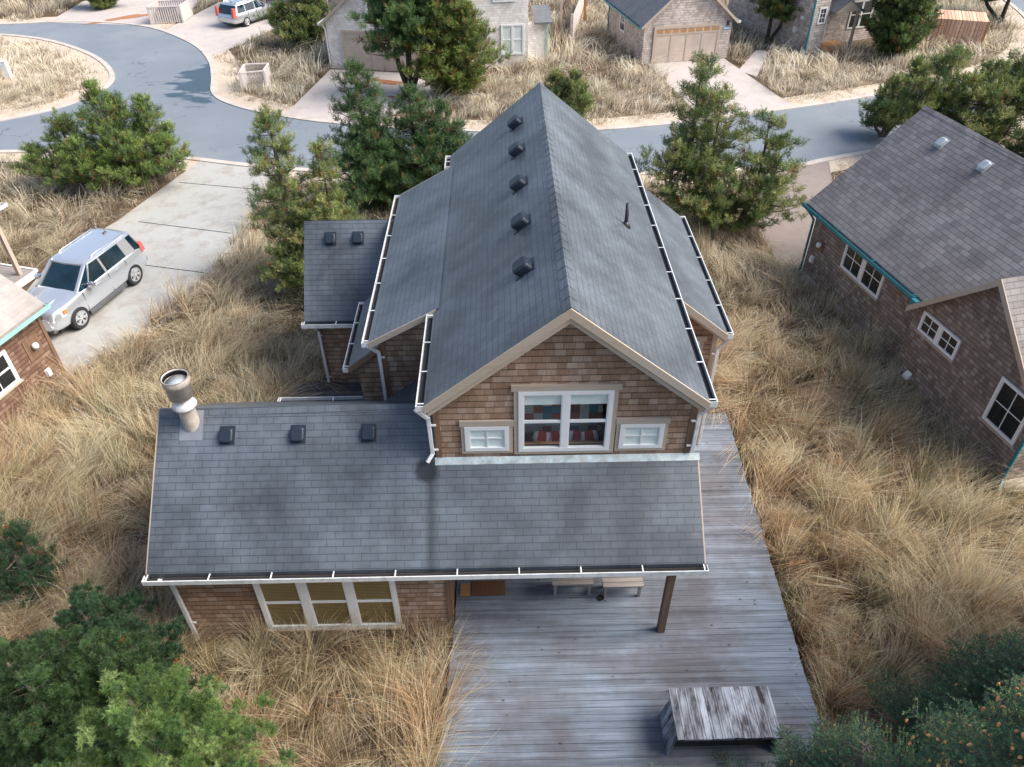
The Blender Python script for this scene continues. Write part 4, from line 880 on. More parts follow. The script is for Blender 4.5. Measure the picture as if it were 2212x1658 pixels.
# fences and enclosures
def fence(p0, p1, h, name, label, m_, posts=3, boards=.14, lean=0, cat='fence'):
    p0 = Vector((*p0[:2], 0)); p1 = Vector((*p1[:2], 0)); L = (p1 - p0).length; an = math.atan2(p1.y - p0.y, p1.x - p0.x)
    A = empty(name, p0, an, label, cat); m = MB(); n = int(L / boards)
    for k in range(n): m.box(k * L / n, (k + .9) * L / n, -.012, .012, .04, h + random.uniform(-.015, .015))
    m.build('boards', M[m_], A); m = MB(); m.box(0, L, .013, .05, .3, .4); m.box(0, L, .013, .05, h - .25, h - .15); m.build('rails', M[m_], A)
    for k in range(posts): x = L * k / (posts - 1); m = MB(); m.box(x - .05, x + .05, .051, .15, 0, h + .06); m.build('post', M[m_], A)
    return A
fence(G(1236, 92), G(1262, 20), 1.7, 'board_fence', 'pale board fence panel left of the weathered grey garage', 'lattice')
sh = empty('board_enclosure', G(2115, 105), math.atan2(-.36, 1), 'orange cedar board enclosure near the pines at the top right', 'enclosure')
m = MB(); 
for k in range(22): m.box(-4.6 + k * .21, -4.6 + k * .21 + .185, -.02, .02, .03, 1.55)
m.build('boards', M['orangewood'], sh)
m = MB()
for k in range(22): m.hexa([(-4.6 + k * .21, .0, 1.56), (-4.6 + k * .21 + .185, .0, 1.56), (-4.6 + k * .21 + .185, 1.7, 1.72), (-4.6 + k * .21, 1.7, 1.72)], [(-4.6 + k * .21, .0, 1.59), (-4.6 + k * .21 + .185, .0, 1.59), (-4.6 + k * .21 + .185, 1.7, 1.75), (-4.6 + k * .21, 1.7, 1.75)])
m.build('slatted_lid', M['orangewood'], sh)
m = MB(); m.box(.03, .07, 0, 1.7, .03, 1.6); m.build('side_panel', M['concw'], sh)
m = MB(); m.box(-.02, .10, -.07, -.022, 0, 1.62); m.build('corner_post', M['ply'], sh)
m = MB(); m.box(-4.6, 0, 1.6, 1.66, .03, 1.6); m.build('back_panel', M['orangewood'], sh)
fw_ = fence(G(1200, 92), G(1236, 6), .9, 'stair_side', 'brown boarded stair side beside the pinkish house', 'trimdark', cat='stair')
m = MB(); a = G(1211, 78); m.box(a[0] - .07, a[0] + .07, a[1] - .07, a[1] + .07, 0, 3.2); m2 = MB((a[0], a[1], 0)); m2.box(a[0] - .07, a[0] + .07, a[1] - .07, a[1] + .07, 0, 3.2); m2.box(a[0] - .1, a[0] + .1, a[1] - .1, a[1] + .1, 3.2, 3.26); o = m2.build('wooden_post', M['postpale']); o.location = (a[0], a[1], 0); tag(o, 'tall pale post standing beside the pinkish house', 'post')
m2 = MB((12, 60, 0)); a = G(1262, 45); m2 = MB((a[0], a[1], 0)); m2.box(a[0] - .09, a[0] + .09, a[1] - .09, a[1] + .09, 0, 2.2); m2.box(a[0] - .12, a[0] + .12, a[1] - .12, a[1] + .12, 2.2, 2.25); o = m2.build('wooden_post', M['ply']); o.location = (a[0], a[1], 0); tag(o, 'orange brown post behind the pale fence panel', 'post')
# trash enclosures
E1 = empty('lattice_enclosure', G(560, 196), .25, 'open topped pale lattice enclosure standing in the tall grass', 'enclosure')
def lattice(mb, p0, p1, h, z0=.05, st=.13):
    p0 = Vector(p0); p1 = Vector(p1); L = (p1 - p0).length; U = (p1 - p0) / L; N = Vector((-U.y, U.x, 0))
    k = -h
    while k < L:
        for s in (0, 1):
            a0, a1 = max(k, 0), min(k + h, L)
            if a1 - a0 > .05:
                zz = lambda a: (a - k) if s == 0 else h - (a - k)
                mb.beam(p0 + U * a0 + ZA * (z0 + zz(a0)) + N * .008 * s, p0 + U * a1 + ZA * (z0 + zz(a1)) + N * .008 * s, .008, .035, up=N)
        k += st
cs = [(-.9, 0, 0), (.45, 0, 0), (.75, 1.35, 0), (-.6, 1.55, 0)]
for i in range(4):
    m = MB(); lattice(m, cs[i], cs[(i + 1) % 4], .95); m.build('lattice_panel', M['lattice'], E1)
    m = MB(); m.beam(Vector(cs[i]) + ZA * 1.05, Vector(cs[(i + 1) % 4]) + ZA * 1.05, .1, .06); m.build('top_rail', M['lattice'], E1)
    m = MB(); m.beam(cs[i], Vector(cs[i]) + ZA * 1.07, .1, .1); m.build('post', M['lattice'], E1)
E2 = empty('slatted_enclosure', G(365, 52), .1, 'pale slatted bin enclosure at the end of the loop road', 'enclosure')
cs = [(-1.2, 0, 0), (1.0, .1, 0), (1.3, 1.9, 0), (-.9, 1.9, 0)]
for i in range(4):
    a, b = Vector(cs[i]), Vector(cs[(i + 1) % 4]); m = MB(); n = 14
    for k in range(n): q = a + (b - a) * (k + .5) / n; m.beam(q + ZA * .05, q + ZA * 1.1, .10, .02, up=(b - a).cross(ZA))
    m.build('slats', M['lattice'], E2); m = MB(); m.beam(a + ZA * 1.13, b + ZA * 1.13, .1, .05); m.build('top_rail', M['lattice'], E2); m = MB(); m.beam(a, a + ZA * 1.2, .1, .1); m.build('post', M['lattice'], E2)
m = MB(); m.box(-.7, .5, .5, 1.3, .05, .8); m.box(-.75, .55, .45, 1.35, .8, .88); m.build('bin', M['pipe'], E2, bevel=.04)
a = G(20, 170); sg = MB((a[0], a[1], 0)); sg.box(a[0] - .2, a[0] + .2, a[1] - .15, a[1] + .15, 0, .98); sg.box(a[0] - .22, a[0] + .22, a[1] - .17, a[1] + .17, .98, 1.03)
o = sg.build('utility_pedestal', M['signw'], None, bevel=.02); o.location = (a[0], a[1], 0); tag(o, 'plain white utility pedestal standing in the grassy road island', 'pedestal')

# ------------------------------------------------------------------ cars
def m_paint(name, c, rough=.3):
    return m_plain(name, c, .28, .7, var=.02, coat=.8, bs=0)
M['silver'] = m_paint('silver paint', (.66, .69, .73)); M['silver2'] = m_paint('dark silver paint', (.50, .52, .54))
M['carglass'] = m_plain('car window glass', (.006, .022, .034), .04, spec=.9, var=.6, sc_=1.5, bs=0)
M['tyre'] = m_plain('tyre rubber', (.025, .025, .027), .85); M['rim'] = m_plain('alloy rim', (.62, .62, .63), .3, .6)
M['clad'] = m_plain('grey car trim', (.10, .10, .11), .6); M['chrome'] = m_plain('chrome', (.75, .75, .76), .12, .9, var=.03)
M['red'] = m_plain('red lamp', (.52, .12, .08), .2); M['amber'] = m_plain('amber lamp', (.75, .22, .05), .2); M['lens'] = m_plain('lamp lens', (.68, .70, .70), .1, var=.2, sc_=20)
def loft(mb, secs):
    n = len(secs[0]); vs = [p for s in secs for p in s]
    fs = [(i * n + k, i * n + (k + 1) % n, (i + 1) * n + (k + 1) % n, (i + 1) * n + k) for i in range(len(secs) - 1) for k in range(n)]
    fs += [tuple(range(n))[::-1], tuple(range((len(secs) - 1) * n, len(secs) * n))]
    return mb.add(vs, fs)
def bake_bool(o, cutters):
    sb = o.modifiers.new('s', 'SUBSURF'); sb.levels = 2; sb.render_levels = 2
    for c in cutters:
        md = o.modifiers.new('b', 'BOOLEAN'); md.operation = 'DIFFERENCE'; md.object = c; md.solver = 'EXACT'
    bpy.context.view_layer.update(); dg = bpy.context.evaluated_depsgraph_get(); me = bpy.data.meshes.new_from_object(o.evaluated_get(dg))
    o.modifiers.clear(); o.data = me
    for c in cutters: bpy.data.objects.remove(c)
def car(loc, yaw, label, L, W, Hh, wb, wr, P, paint, wagon=False, cat='car', name='parked_car'):
    A = empty(name, loc, yaw, label, cat); hw = W / 2; xf = wb / 2; xr = -wb / 2; fo = P['fo']; X1 = xf + fo; X0 = X1 - L
    belt, hood, nose = P['belt'], P['hood'], P['nose']; sill = .26
    # lower body: stations along x : (x, half width, top z at shoulder, top z at centre)
    st = [(X0, .80, .70, .72, .42), (X0 + .04, .90, .86, .90, .34), (X0 + .16, .97, belt, belt + .03, .30), (X0 + .6, 1, belt + .01, belt + .04, sill), (xr + .5, 1, belt, belt + .03, sill), (0, 1, belt - .01, belt + .02, sill), (P['cowl'] - .1, 1, belt - .02, belt + .02, sill), (P['cowl'] + .15, .99, belt - .04, hood + .02, sill), (xf - .1, .985, hood - .07, hood, sill), (xf + .35, .95, hood - .12, hood - .05, .28), (X1 - .22, .88, nose - .03, nose + .03, .30), (X1 - .06, .80, nose - .12, nose - .06, .33), (X1, .72, nose - .25, nose - .22, .40)]
    secs = []
    for x, k, zs, zc, zb in st:
        w_ = hw * k; h_ = zs - zb
        half = [(w_ * .90, zb), (w_ * .985, zb + h_ * .22), (w_, zb + h_ * .52), (w_ * .985, zb + h_ * .78), (w_ * .94, zs - .015), (w_ * .88, zs + .01), (w_ * .5, zc)]
        secs.append([(x, -y, z) for y, z in half] + [(x, y, z) for y, z in half[::-1]])
    grow = lambda sec, dx: [(x + dx, y, z) for x, y, z in sec]
    secs = [grow(secs[0], -.05), grow(secs[0], -.04)] + [[(x, y * 1.025, z + (.02 if z > .6 else -.02)) for x, y, z in q] for q in secs] + [grow(secs[-1], .05), grow(secs[-1], .06)]
    b = loft(MB(), secs).build('body', paint, A)
    cut = []
    for x in (xf, xr):
        for s in (-1, 1):
            c = MB(); n = 20; r = wr + .085; y0, y1 = s * (hw - .30), s * (hw + .3)
            c.prism([(x + r * math.cos(2 * math.pi * k / n), min(y0, y1), wr + r * math.sin(2 * math.pi * k / n)) for k in range(n)], (0, abs(y1 - y0), 0)); cut.append(c.build('tmp', paint, A))
    bake_bool(b, cut)
    for p in b.data.polygons: p.use_smooth = True
    md = b.modifiers.new('n', 'EDGE_SPLIT'); md.split_angle = rad(32)
    m = MB(); m.box(X0 + .25, X1 - .25, -hw + .28, hw - .28, .2, .6); m.build('underbody', M['tyre'], A)
    # cabin
    cw, cr = hw * .94, hw * .78; zb, zt = belt - .02, Hh - .03
    rx0, rx1 = P['roof']; gx0, gx1 = P['cab']
    def ring(t, ins=0):
        x0 = gx0 + (rx0 - gx0) * t + ins; x1 = gx1 + (rx1 - gx1) * t - ins; y = cw + (cr - cw) * t - ins; z = zb + (zt - zb) * t; q = .12
        return [(x0, -y * .86, z), (x0 + q, -y, z), (x1 - 3 * q, -y, z), (x1 - q, -y * .97, z), (x1, -y * .72, z), (x1 + .05, 0, z), (x1, y * .72, z), (x1 - q, y * .97, z), (x1 - 3 * q, y, z), (x0 + q, y, z), (x0, y * .86, z), (x0 - .03, 0, z)]
    g = loft(MB(), [ring(0), ring(.5), ring(1)][:3]).build('cabin', M['carglass'], A)
    m = loft(MB(), [[(x, y, z + .0) for x, y, z in ring(.93, -.012)], [(x * .999, y * .99, z + .045) for x, y, z in ring(.93, .0)], [(x, y, z + .085) for x, y, z in ring(.93, .10)], [(x, y, z + .10) for x, y, z in ring(.93, .28)]]); r = m.build('roof_panel', paint, A)
    r.modifiers.new('n', 'EDGE_SPLIT').split_angle = rad(40)
    for p in r.data.polygons: p.use_smooth = True
    def lerp(a, b, t): return Vector(a) * (1 - t) + Vector(b) * t
    for s in (-1, 1):
        def side(x_b, x_t, t0=0., t1=.95, out=.012):
            f = lambda x, t: Vector((x, s * (cw + (cr - cw) * t + out), zb + (zt - zb) * t)); return f(x_b, t0), f(x_t, t1)
        pl = MB(); plist = []
        for (xb, xt, w_) in P['pillars']:
            a, c = side(xb, xt); pl.beam(a, c, .02, w_, up=(1, 0, 0)) if False else pl.hexa([a + XA * (-w_ / 2), a + XA * (w_ / 2), a + XA * (w_ / 2) - YA * s * .03, a - XA * w_ / 2 - YA * s * .03][::s], [c + XA * (-w_ / 2), c + XA * (w_ / 2), c + XA * (w_ / 2) - YA * s * .03, c - XA * w_ / 2 - YA * s * .03][::s]); pl.build('pillar', paint, A); pl = MB()
        a = Vector((gx1 - .04, s * cw * .86, zb)); c = Vector((rx1 - .02, s * cr * .88, zt)); pl.beam(a, c, .09, .075)
        pl.build('pillar', paint, A)
        pq = MB(); xq0, xq1, xt0, xt1 = P['quarter']; a, c = side(xq0, xt0); b_, d_ = side(xq1, xt1); pq.hexa([a, b_, b_ - YA * s * .05, a - YA * s * .05][::s], [c, d_, d_ - YA * s * .05, c - YA * s * .05][::s]); pq.build('rear_quarter', paint, A)
        rl = MB(); rl.tube([(rx0 + .15, s * cr * .86, Hh - .01), (rx0 + .26, s * cr * .88, Hh + .055), (rx1 - .5, s * cr * .88, Hh + .055), (rx1 - .3, s * cr * .86, Hh - .01)], .022, 8); rl.build('roof_rail', M['chrome'], A, smooth=True)
        mr = MB(); mr.box(P['cowl'] - .42, P['cowl'] - .22, s * (hw + .12) - .12, s * (hw + .12) + .12, belt, belt + .17); mr.build('side_mirror', M['chrome'], A, bevel=.05)
        dh = MB()
        for x in P['handles']: dh.box(x - .1, x + .1, s * (hw + .01) - .015, s * (hw + .01) + .02, belt - .14, belt - .11)
        dh.build('door_handle', M['chrome'], A, bevel=.008)
        dg_ = MB()
        for x in P['gaps']: dg_.box(x - .006, x + .006, s * (hw * 1.0) - .03, s * (hw * 1.0) + .012, .42, belt - .05)
        dg_.build('door_gap', M['clad'], A)
        sk = MB(); sk.box(xr + wr + .1, xf - wr - .1, s * hw * .93 - .03, s * hw * .93 + .05, .2, .34); sk.build('sill_trim', M['clad'], A, bevel=.02)
        hl = MB(); hl.hexa([(X1 - .48, s * hw * .97, nose - .30), (X1 - .02, s * hw * .80, nose - .36), (X1 + .02, s * hw * .50, nose - .36), (X1 - .4, s * hw * .5, nose - .3)][::s], [(X1 - .62, s * hw * .965, nose - .04), (X1 - .13, s * hw * .82, nose - .07), (X1 - .10, s * hw * .5, nose - .05), (X1 - .4, s * hw * .5, nose + .0)][::s]); hl_ = hl.build('headlight', M['lens'], A, bevel=.02)
        am = MB(); am.box(X1 - .56, X1 - .42, s * hw * .955 - .02, s * hw * .955 + .014, nose - .22, nose - .08); am.build('indicator', M['amber'], hl_)
        fg = MB(); fg.box(X1 - .13, X1 + .045, s * hw * .66 - .09, s * hw * .66 + .09, .50, .58); fg.build('fog_lamp', M['chrome'], A, bevel=.01)
        tl = MB(); z0, z1 = P['tail']; tl.hexa([(X0 - .01, s * hw * .70, z0), (X0 - .01, s * hw * .93, z0), (X0 + .25, s * (hw * .99), z0), (X0 + .2, s * hw * .7, z0)][::-s], [(X0 + .06, s * hw * .74, z1), (X0 + .06, s * hw * .90, z1), (X0 + .25, s * (hw * .955), z1), (X0 + .2, s * hw * .72, z1)][::-s]); tl.build('tail_light', M['red'], A)
        for x in (xf, xr):
            wl = empty('wheel', (x, s * (hw - .085), wr)); wl.parent = A
            ty = MB(); n = 28; pr_ = [(wr * .66, -.1), (wr * .92, -.115), (wr, -.08), (wr, .08), (wr * .92, .115), (wr * .66, .1)]
            vs = [(r * math.cos(2 * math.pi * k / n), y, r * math.sin(2 * math.pi * k / n)) for r, y in pr_ for k in range(n)]
            fs = [(i * n + k, i * n + (k + 1) % n, ((i + 1) % 6) * n + (k + 1) % n, ((i + 1) % 6) * n + k) for i in range(6) for k in range(n)]
            ty.add(vs, fs).build('tyre', M['tyre'], wl)
            rm = MB(); r_ = wr * .66
            for k in range(6):
                for d_ in (-.13, .13): an = 2 * math.pi * k / 6 + .3; rm.beam((.05 * math.cos(an), s * .085, .05 * math.sin(an)), (r_ * .97 * math.cos(an + d_), s * .09, r_ * .97 * math.sin(an + d_)), .035, .055, up=(0, 1, 0))
            vs = [(r * math.cos(2 * math.pi * k / n), s * y, r * math.sin(2 * math.pi * k / n)) for r, y in ((r_, .11), (r_ * .9, .10), (r_ * .9, -.02), (r_, -.02)) for k in range(n)]
            fs = [(i * n + k, i * n + (k + 1) % n, ((i + 1) % 4) * n + (k + 1) % n, ((i + 1) % 4) * n + k) for i in range(4) for k in range(n)]; rm.add(vs, fs)
            rm.prism([(.06 * math.cos(2 * math.pi * k / 10), s * .08, .06 * math.sin(2 * math.pi * k / 10)) for k in range(10)], (0, s * .03, 0)); rm.build('rim', M['rim'], wl)
            hb = MB(); hb.prism([(r_ * .9 * math.cos(2 * math.pi * k / n), 0, r_ * .9 * math.sin(2 * math.pi * k / n)) for k in range(n)], (0, s * .02, 0)); hb.build('brake_disc', M['clad'], wl)
    m = MB(); m.box(X1 - .16, X1 + .045, -hw * .46, hw * .46, nose - .44, nose - .12); gg = m.build('grille', M['tyre'], A, bevel=.02)
    m = MB()
    for k in range(4): z = nose - .38 + k * .07; m.box(X1 - .02, X1 + .056, -hw * .44, hw * .44, z, z + .02)
    m.build('grille_bars', M['chrome'], gg)
    m = MB(); m.box(X0 - .05, X0 + .12, -hw * .86, hw * .86, .42, .60); m.build('rear_bumper', M['clad'] if not wagon else paint, A, bevel=.04)
    m = MB(); m.box(X1 - .14, X1 + .03, -hw * .74, hw * .74, .30, .42); m.build('front_bumper', M['clad'], A, bevel=.03)
    m = MB(); m.tube([(rx0 + .35, 0, Hh + .04), (rx0 + .30, 0, Hh + .32)], [.012, .005], 6); m.box(rx0 + .28, rx0 + .42, -.04, .04, Hh + .02, Hh + .07); m.build('antenna', M['clad'], A)
    m = MB()
    for s in (-1, 1): m.box(P['cowl'] + .25, X1 - .45, s * .36 - .012, s * .36 + .012, hood - .06, hood - .01)
    m.build('hood_crease', paint, A, bevel=.01)
    return A
suvP = dict(fo=.93, belt=1.13, hood=1.14, nose=1.05, cowl=.95, roof=(-2.05, .25), cab=(-2.28, 1.12), tail=(.92, 1.25), pillars=[(-.32, -.28, .09), (.62, .18, .05)], quarter=(-1.38, -1.86, -1.28, -1.72), handles=(-.75, .22), gaps=(.98, -.30, -1.2))
yw_ = math.atan2(-.959, -.283)
c1 = (-13.86 - .8 * .959, 22.84 + .8 * .283, .01)
car(c1, yw_, 'silver sport utility car parked on the concrete driveway at the left', 4.72, 1.87, 1.76, 2.86, .385, suvP, M['silver'])
wgP = dict(fo=.92, belt=.95, hood=.96, nose=.80, cowl=.85, roof=(-1.95, .15), cab=(-2.35, 1.0), tail=(.75, 1.35), pillars=[(-.30, -.26, .08), (-1.25, -1.2, .07), (.5, .1, .05)], quarter=(-2.0, -2.28, -1.85, -1.95), handles=(-.75, .22), gaps=(.98, -.30, -1.1))
car((-18.05, 60.45, .01), math.atan2(.87, .5), 'silver station wagon with red tail lights parked before the far porch', 4.75, 1.86, 1.50, 2.76, .33, wgP, M['silver2'], True)

# ------------------------------------------------------------------ vegetation
def np_mesh(name, V, F, m, tint=None, parent=None, k=4):
    me = bpy.data.meshes.new(name); nv, nf = len(V), len(F)
    me.vertices.add(nv); me.vertices.foreach_set('co', np.ascontiguousarray(V, np.float32).ravel())
    me.loops.add(nf * k); me.loops.foreach_set('vertex_index', np.ascontiguousarray(F, np.int32).ravel())
    me.polygons.add(nf); me.polygons.foreach_set('loop_start', np.arange(0, nf * k, k, dtype=np.int32))
    me.update(calc_edges=True)
    if tint is not None:
        at = me.attributes.new('tint', 'FLOAT_COLOR', 'POINT'); at.data.foreach_set('color', np.ascontiguousarray(tint, np.float32).ravel())
    me.materials.append(m); o = bpy.data.objects.new(name, me); return link(o, parent)
def unit(a): return a / (np.linalg.norm(a, axis=-1, keepdims=True) + 1e-9)
GREENS = np.array([(.095, .14, .045), (.13, .17, .055), (.06, .10, .038), (.18, .205, .08)])
def tufts(P, D, R, stem, nl, nn, wabs, cols, spread=1.0):
    """bottle-brush shoots: P base points, D axis, stem length, needle length; returns quads and tint"""
    n = len(P); k = nn
    base = np.repeat(P, k, 0); ax = np.repeat(D, k, 0); st = np.repeat(stem, k)[:, None]
    along = np.tile((np.arange(k) + .5) / k, n)[:, None]; rd = unit(R.normal(size=(n * k, 3))); rd = unit(rd - ax * (rd * ax).sum(1, keepdims=True))
    d = unit(ax * (.35 + .75 * along ** 2) + rd * spread)
    p0 = base + ax * st * along; p1 = p0 + d * nl * (.75 + .5 * R.random((n * k, 1))) * (1.1 - .3 * along)
    sd = unit(np.cross(d, R.normal(size=(n * k, 3)))) * wabs
    V = np.stack([p0 - sd * .6, p0 + sd * .6, p1 + sd * .3, p1 - sd * .3], 1).reshape(-1, 3)
    F = np.arange(n * k * 4).reshape(-1, 4)
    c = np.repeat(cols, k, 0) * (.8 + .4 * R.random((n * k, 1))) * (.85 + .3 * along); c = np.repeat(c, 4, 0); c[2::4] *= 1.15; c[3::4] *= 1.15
    return V, F, np.c_[c, np.ones(len(c))]
def pine(name, base, leaders, R_, seed, label, group=None, crown0=.08, cat='pine tree', stem=.24, nl=.10, nn=20, width=.011, per=9, lump=.25, step=.38, green=None, dead=.03, size=None, trunk_m='bark', vis=0, prof=.75, rise=.35, wid=None, bright=1., gap=.0, lr=1.):
    """leaders: list of (dx,dy,height,radius factor)"""
    R = np.random.default_rng(seed); bx, by = base[:2]
    A = empty(name, (bx, by, 0), 0, label, cat, group)
    tk = MB(); LP, LR, LD, LC = [], [], [], []; limbs = MB()
    for li, (dx, dy, Ht, rf) in enumerate(leaders):
        r0 = (.035 * Ht * .5 + .03) * (.5 + .5 * lr); lean = R.normal(0, .08, 2)
        pts = [(dx * min(1, t * 3) + lean[0] * math.sin(t * 3) * 1.2, dy * min(1, t * 3) + lean[1] * math.sin(t * 2.4), Ht * t - (.1 if t == 0 else 0)) for t in (0, .12, .25, .4, .6, .8, .97)]
        tk.tube(pts, [r0 * (1.25 - t * 1.15) + .012 for t in (0, .12, .25, .4, .6, .8, .97)], 7)
        def tp(t):
            i = t * 6; a = min(5, int(i)); 
            ts = (0, .12, .25, .4, .6, .8, .97)
            for q in range(6):
                if t <= ts[q + 1] or q == 5:
                    f = (t - ts[q]) / (ts[q + 1] - ts[q]); return np.array(pts[q]) * (1 - f) + np.array(pts[q + 1]) * f
        z = crown0 * Ht; az = R.random() * 6.28
        while z < Ht * .985:
            t = z / Ht; tt = (t - crown0) / (1 - crown0)
            ln = R_ * rf * (max(0, 1 - tt) ** prof) * min(1, .55 + tt * 2.2) + .12
            nb = 5 if ln > .8 else (4 if ln > .35 else 3)
            for b in range(nb):
                az += 6.283 / nb + R.normal(0, .35)
                if R.random() < gap: continue
                l = ln * R.uniform(.62, 1.18); up = rise * R.uniform(.4, 1.4); p0 = tp(t)
                dr = np.array([math.cos(az), math.sin(az), 0]); p1 = p0 + dr * l * .55 + np.array([0, 0, up * l * .25]); p2 = p0 + dr * l + np.array([0, 0, up * l * .8])
                limbs.tube([p0, p1, p2], [(.012 + .016 * l) * lr, (.010 + .009 * l) * lr, .006 * lr], 4, cap=False)
                ks = np.linspace(.28 if l > .9 else .45, 1., max(3, int(l / (lump * .95)) + 1))
                for s in ks:
                    c = (p0 * (1 - s) ** 2 + 2 * p1 * s * (1 - s) + p2 * s * s); side = np.array([-dr[1], dr[0], 0]) * R.normal(0, .25 * l * s)
                    LP.append(c + side + np.array([0, 0, R.normal(.03, .05)])); LR.append(lump * R.uniform(.65, 1.2) * (.8 if l < .5 else 1)); LD.append(unit(dr * .6 + np.array([0, 0, .8]))); LC.append(tt)
            z += step * R.uniform(.7, 1.3) * (1 if t < .6 else .8)
        for q_ in (0, .2, .4): LP.append(tp(1.) + np.array([0, 0, .05 - q_])); LR.append(lump * (.25 + q_)); LD.append(np.array([0, 0, 1.6])); LC.append(1.)
    LP = np.array(LP); LR = np.array(LR); LD = np.array(LD); n = len(LP)
    pr = np.maximum(5, (1.3 * per * (LR / lump) ** 1.5)).astype(int); idx = np.repeat(np.arange(n), pr); N = len(idx)
    rd = unit(R.normal(size=(N, 3))); rd[:, 2] = np.where(rd[:, 2] < -.35, -rd[:, 2] * .6, rd[:, 2]); rd = unit(rd)
    P = LP[idx] + rd * LR[idx][:, None] * np.array([1, 1, .6]) * (.1 + .6 * R.random((N, 1)))
    D = unit(rd * .7 + LD[idx] * .45 + np.array([0, 0, .6]) + R.normal(0, .12, (N, 3)))
    gs = GREENS if green is None else np.array(green)
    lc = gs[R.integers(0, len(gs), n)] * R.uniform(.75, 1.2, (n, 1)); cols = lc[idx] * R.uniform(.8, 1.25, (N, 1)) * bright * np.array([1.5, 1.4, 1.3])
    dd = R.random(N) < dead; cols[dd] = np.array([.26, .11, .035]) * R.uniform(.6, 1.3, (dd.sum(), 1))
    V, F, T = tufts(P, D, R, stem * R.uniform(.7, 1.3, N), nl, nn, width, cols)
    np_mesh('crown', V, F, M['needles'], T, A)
    tk.add(limbs.v, limbs.f).build('trunk', M[trunk_m], A, smooth=True)
    return A

# mid-distance pines
b = G(268, 402); pine('shore_pine', b, [(0, 0, 4.3, .8), (1.7, .6, 3.6, .8), (-2.0, .3, 3.1, .8), (.9, -1., 2.7, .8), (-1.0, -.9, 2.4, .8), (2.6, -.5, 2.3, .7), (-3.0, -.6, 2.0, .55), (.2, .9, 3.6, .6)], 1.7, 11, 'broad bushy pine with several tops between the loop road and the concrete driveway', stem=0.264, nl=0.106, width=0.0128, per=8, crown0=.05, bright=1.12, green=[(.09, .14, .035), (.12, .17, .05), (.07, .11, .04)])
b = G(722, 622); pine('shore_pine', b, [(-1.2, .3, 6.3, .9), (.3, .2, 5.2, .7), (-.2, -.3, 3.2, 1.1), (-1.2, -.6, 2.2, .7), (.7, -.6, 2.0, .7)], 1.75, 12, 'tall narrow pine hugging the left edge of the vented side wing roof', stem=0.236, nl=0.094, width=0.0103, per=8, crown0=.04, dead=.05, bright=1.1)
b = G(815, 455); pine('shore_pine', b, [(-.3, .4, 5.9, .95), (.2, -.4, 3.8, 1.2)], 1.9, 13, 'slender tall pine with a bare pointed top, left of the main roof', stem=0.250, nl=0.100, width=0.0115, per=8, crown0=.05, green=[(.05, .10, .035), (.07, .125, .045), (.04, .08, .03)])
b = G(918, 455); pine('shore_pine', b, [(-.3, .5, 4.8, .95), (.9, .2, 4.3, .9), (.3, -.6, 3.2, 1.2), (1.5, .5, 3.0, .7)], 2.0, 14, 'dense dark pine against the left side of the main roof ridge', stem=0.250, nl=0.100, width=0.0115, per=8, crown0=.04, green=[(.045, .09, .03), (.06, .11, .04), (.035, .07, .03)])
b = G(887, 205); pine('shore_pine', b, [(.2, .3, 7.2, 1.), (-.6, .2, 5.8, .9), (.9, .2, 6.6, .9)], 2.7, 15, 'tall pine with a bare dark trunk beside the white garage door', stem=0.333, nl=0.133, width=0.0204, per=7, crown0=.36, trunk_m='barkdark', lump=0.32, step=.5, rise=.15, green=[(.07, .12, .04), (.09, .15, .05), (.06, .11, .045)])
b = G(985, 212); pine('shore_pine', b, [(-.3, .2, 6.2, .95), (.8, 0, 4.6, .9), (-.5, -.2, 3.0, 1.)], 2.3, 16, 'yellowish rounded pine to the right of the bare trunked pine', stem=0.306, nl=0.122, width=0.0172, per=8, crown0=.10, lump=0.31, dead=.07, green=[(.10, .14, .03), (.12, .16, .04), (.08, .12, .035)])
b = G(1235, 262); pine('shore_pine', b, [(-.9, .5, 2.2, .8), (0, .2, 2.3, .8), (.3, -.3, 1.7, .8)], 1.1, 17, 'small pine beyond the peak of the main roof', stem=0.278, nl=0.111, width=0.0142, per=8, crown0=.04)
b = G(1585, 500); pine('shore_pine', b, [(-1.9, 1.2, 6.2, .75), (-1.1, .6, 5.4, .9), (.6, .3, 4.4, .9), (.9, -.5, 3.2, 1.0), (-2.9, .2, 4.0, .8), (-1.6, -.4, 3.3, 1.0)], 1.75, 18, 'large twisting pine in front of the road to the right of the main roof', stem=0.264, nl=0.106, width=0.0128, per=8, crown0=.12, prof=.42, gap=.28, lump=0.29, step=.55)
b = G(2075, 345); pine('shore_pine', b, [(-1.5, .6, 4.6, .75), (.2, .4, 4.0, .85), (1.7, .7, 4.3, .7), (-.3, -.5, 3.6, 1.), (-2.6, .2, 3.4, .6), (1.4, -.3, 3.4, .9)], 2.1, 19, 'big many topped pine standing behind the mottled roof of the right house', prof=.5, stem=0.306, nl=0.122, width=0.0172, per=8, crown0=.08, gap=.12, lump=0.36, step=.5)
b = G(1905, 296); pine('shore_pine', b, [(0, 0, 2.6, .8), (.9, .4, 3.4, .7), (-.6, .2, 1.8, .6)], 1.35, 20, 'low side pine leaning over the road by the peak of the right house', stem=0.306, nl=0.122, width=0.0172, per=8, crown0=.15, lump=0.32, gap=.1)
b = G(1655, 96); pine('shore_pine', b, [(0, 0, 4.6, 1.), (.9, .3, 3.8, .8)], 1.9, 21, 'thin trunked pine in front of the brown house wall', stem=0.375, nl=0.150, width=0.0259, per=6, crown0=.38, trunk_m='barkdark', lump=0.36, step=.55, green=[(.08, .12, .035), (.10, .14, .045)], rise=.1)
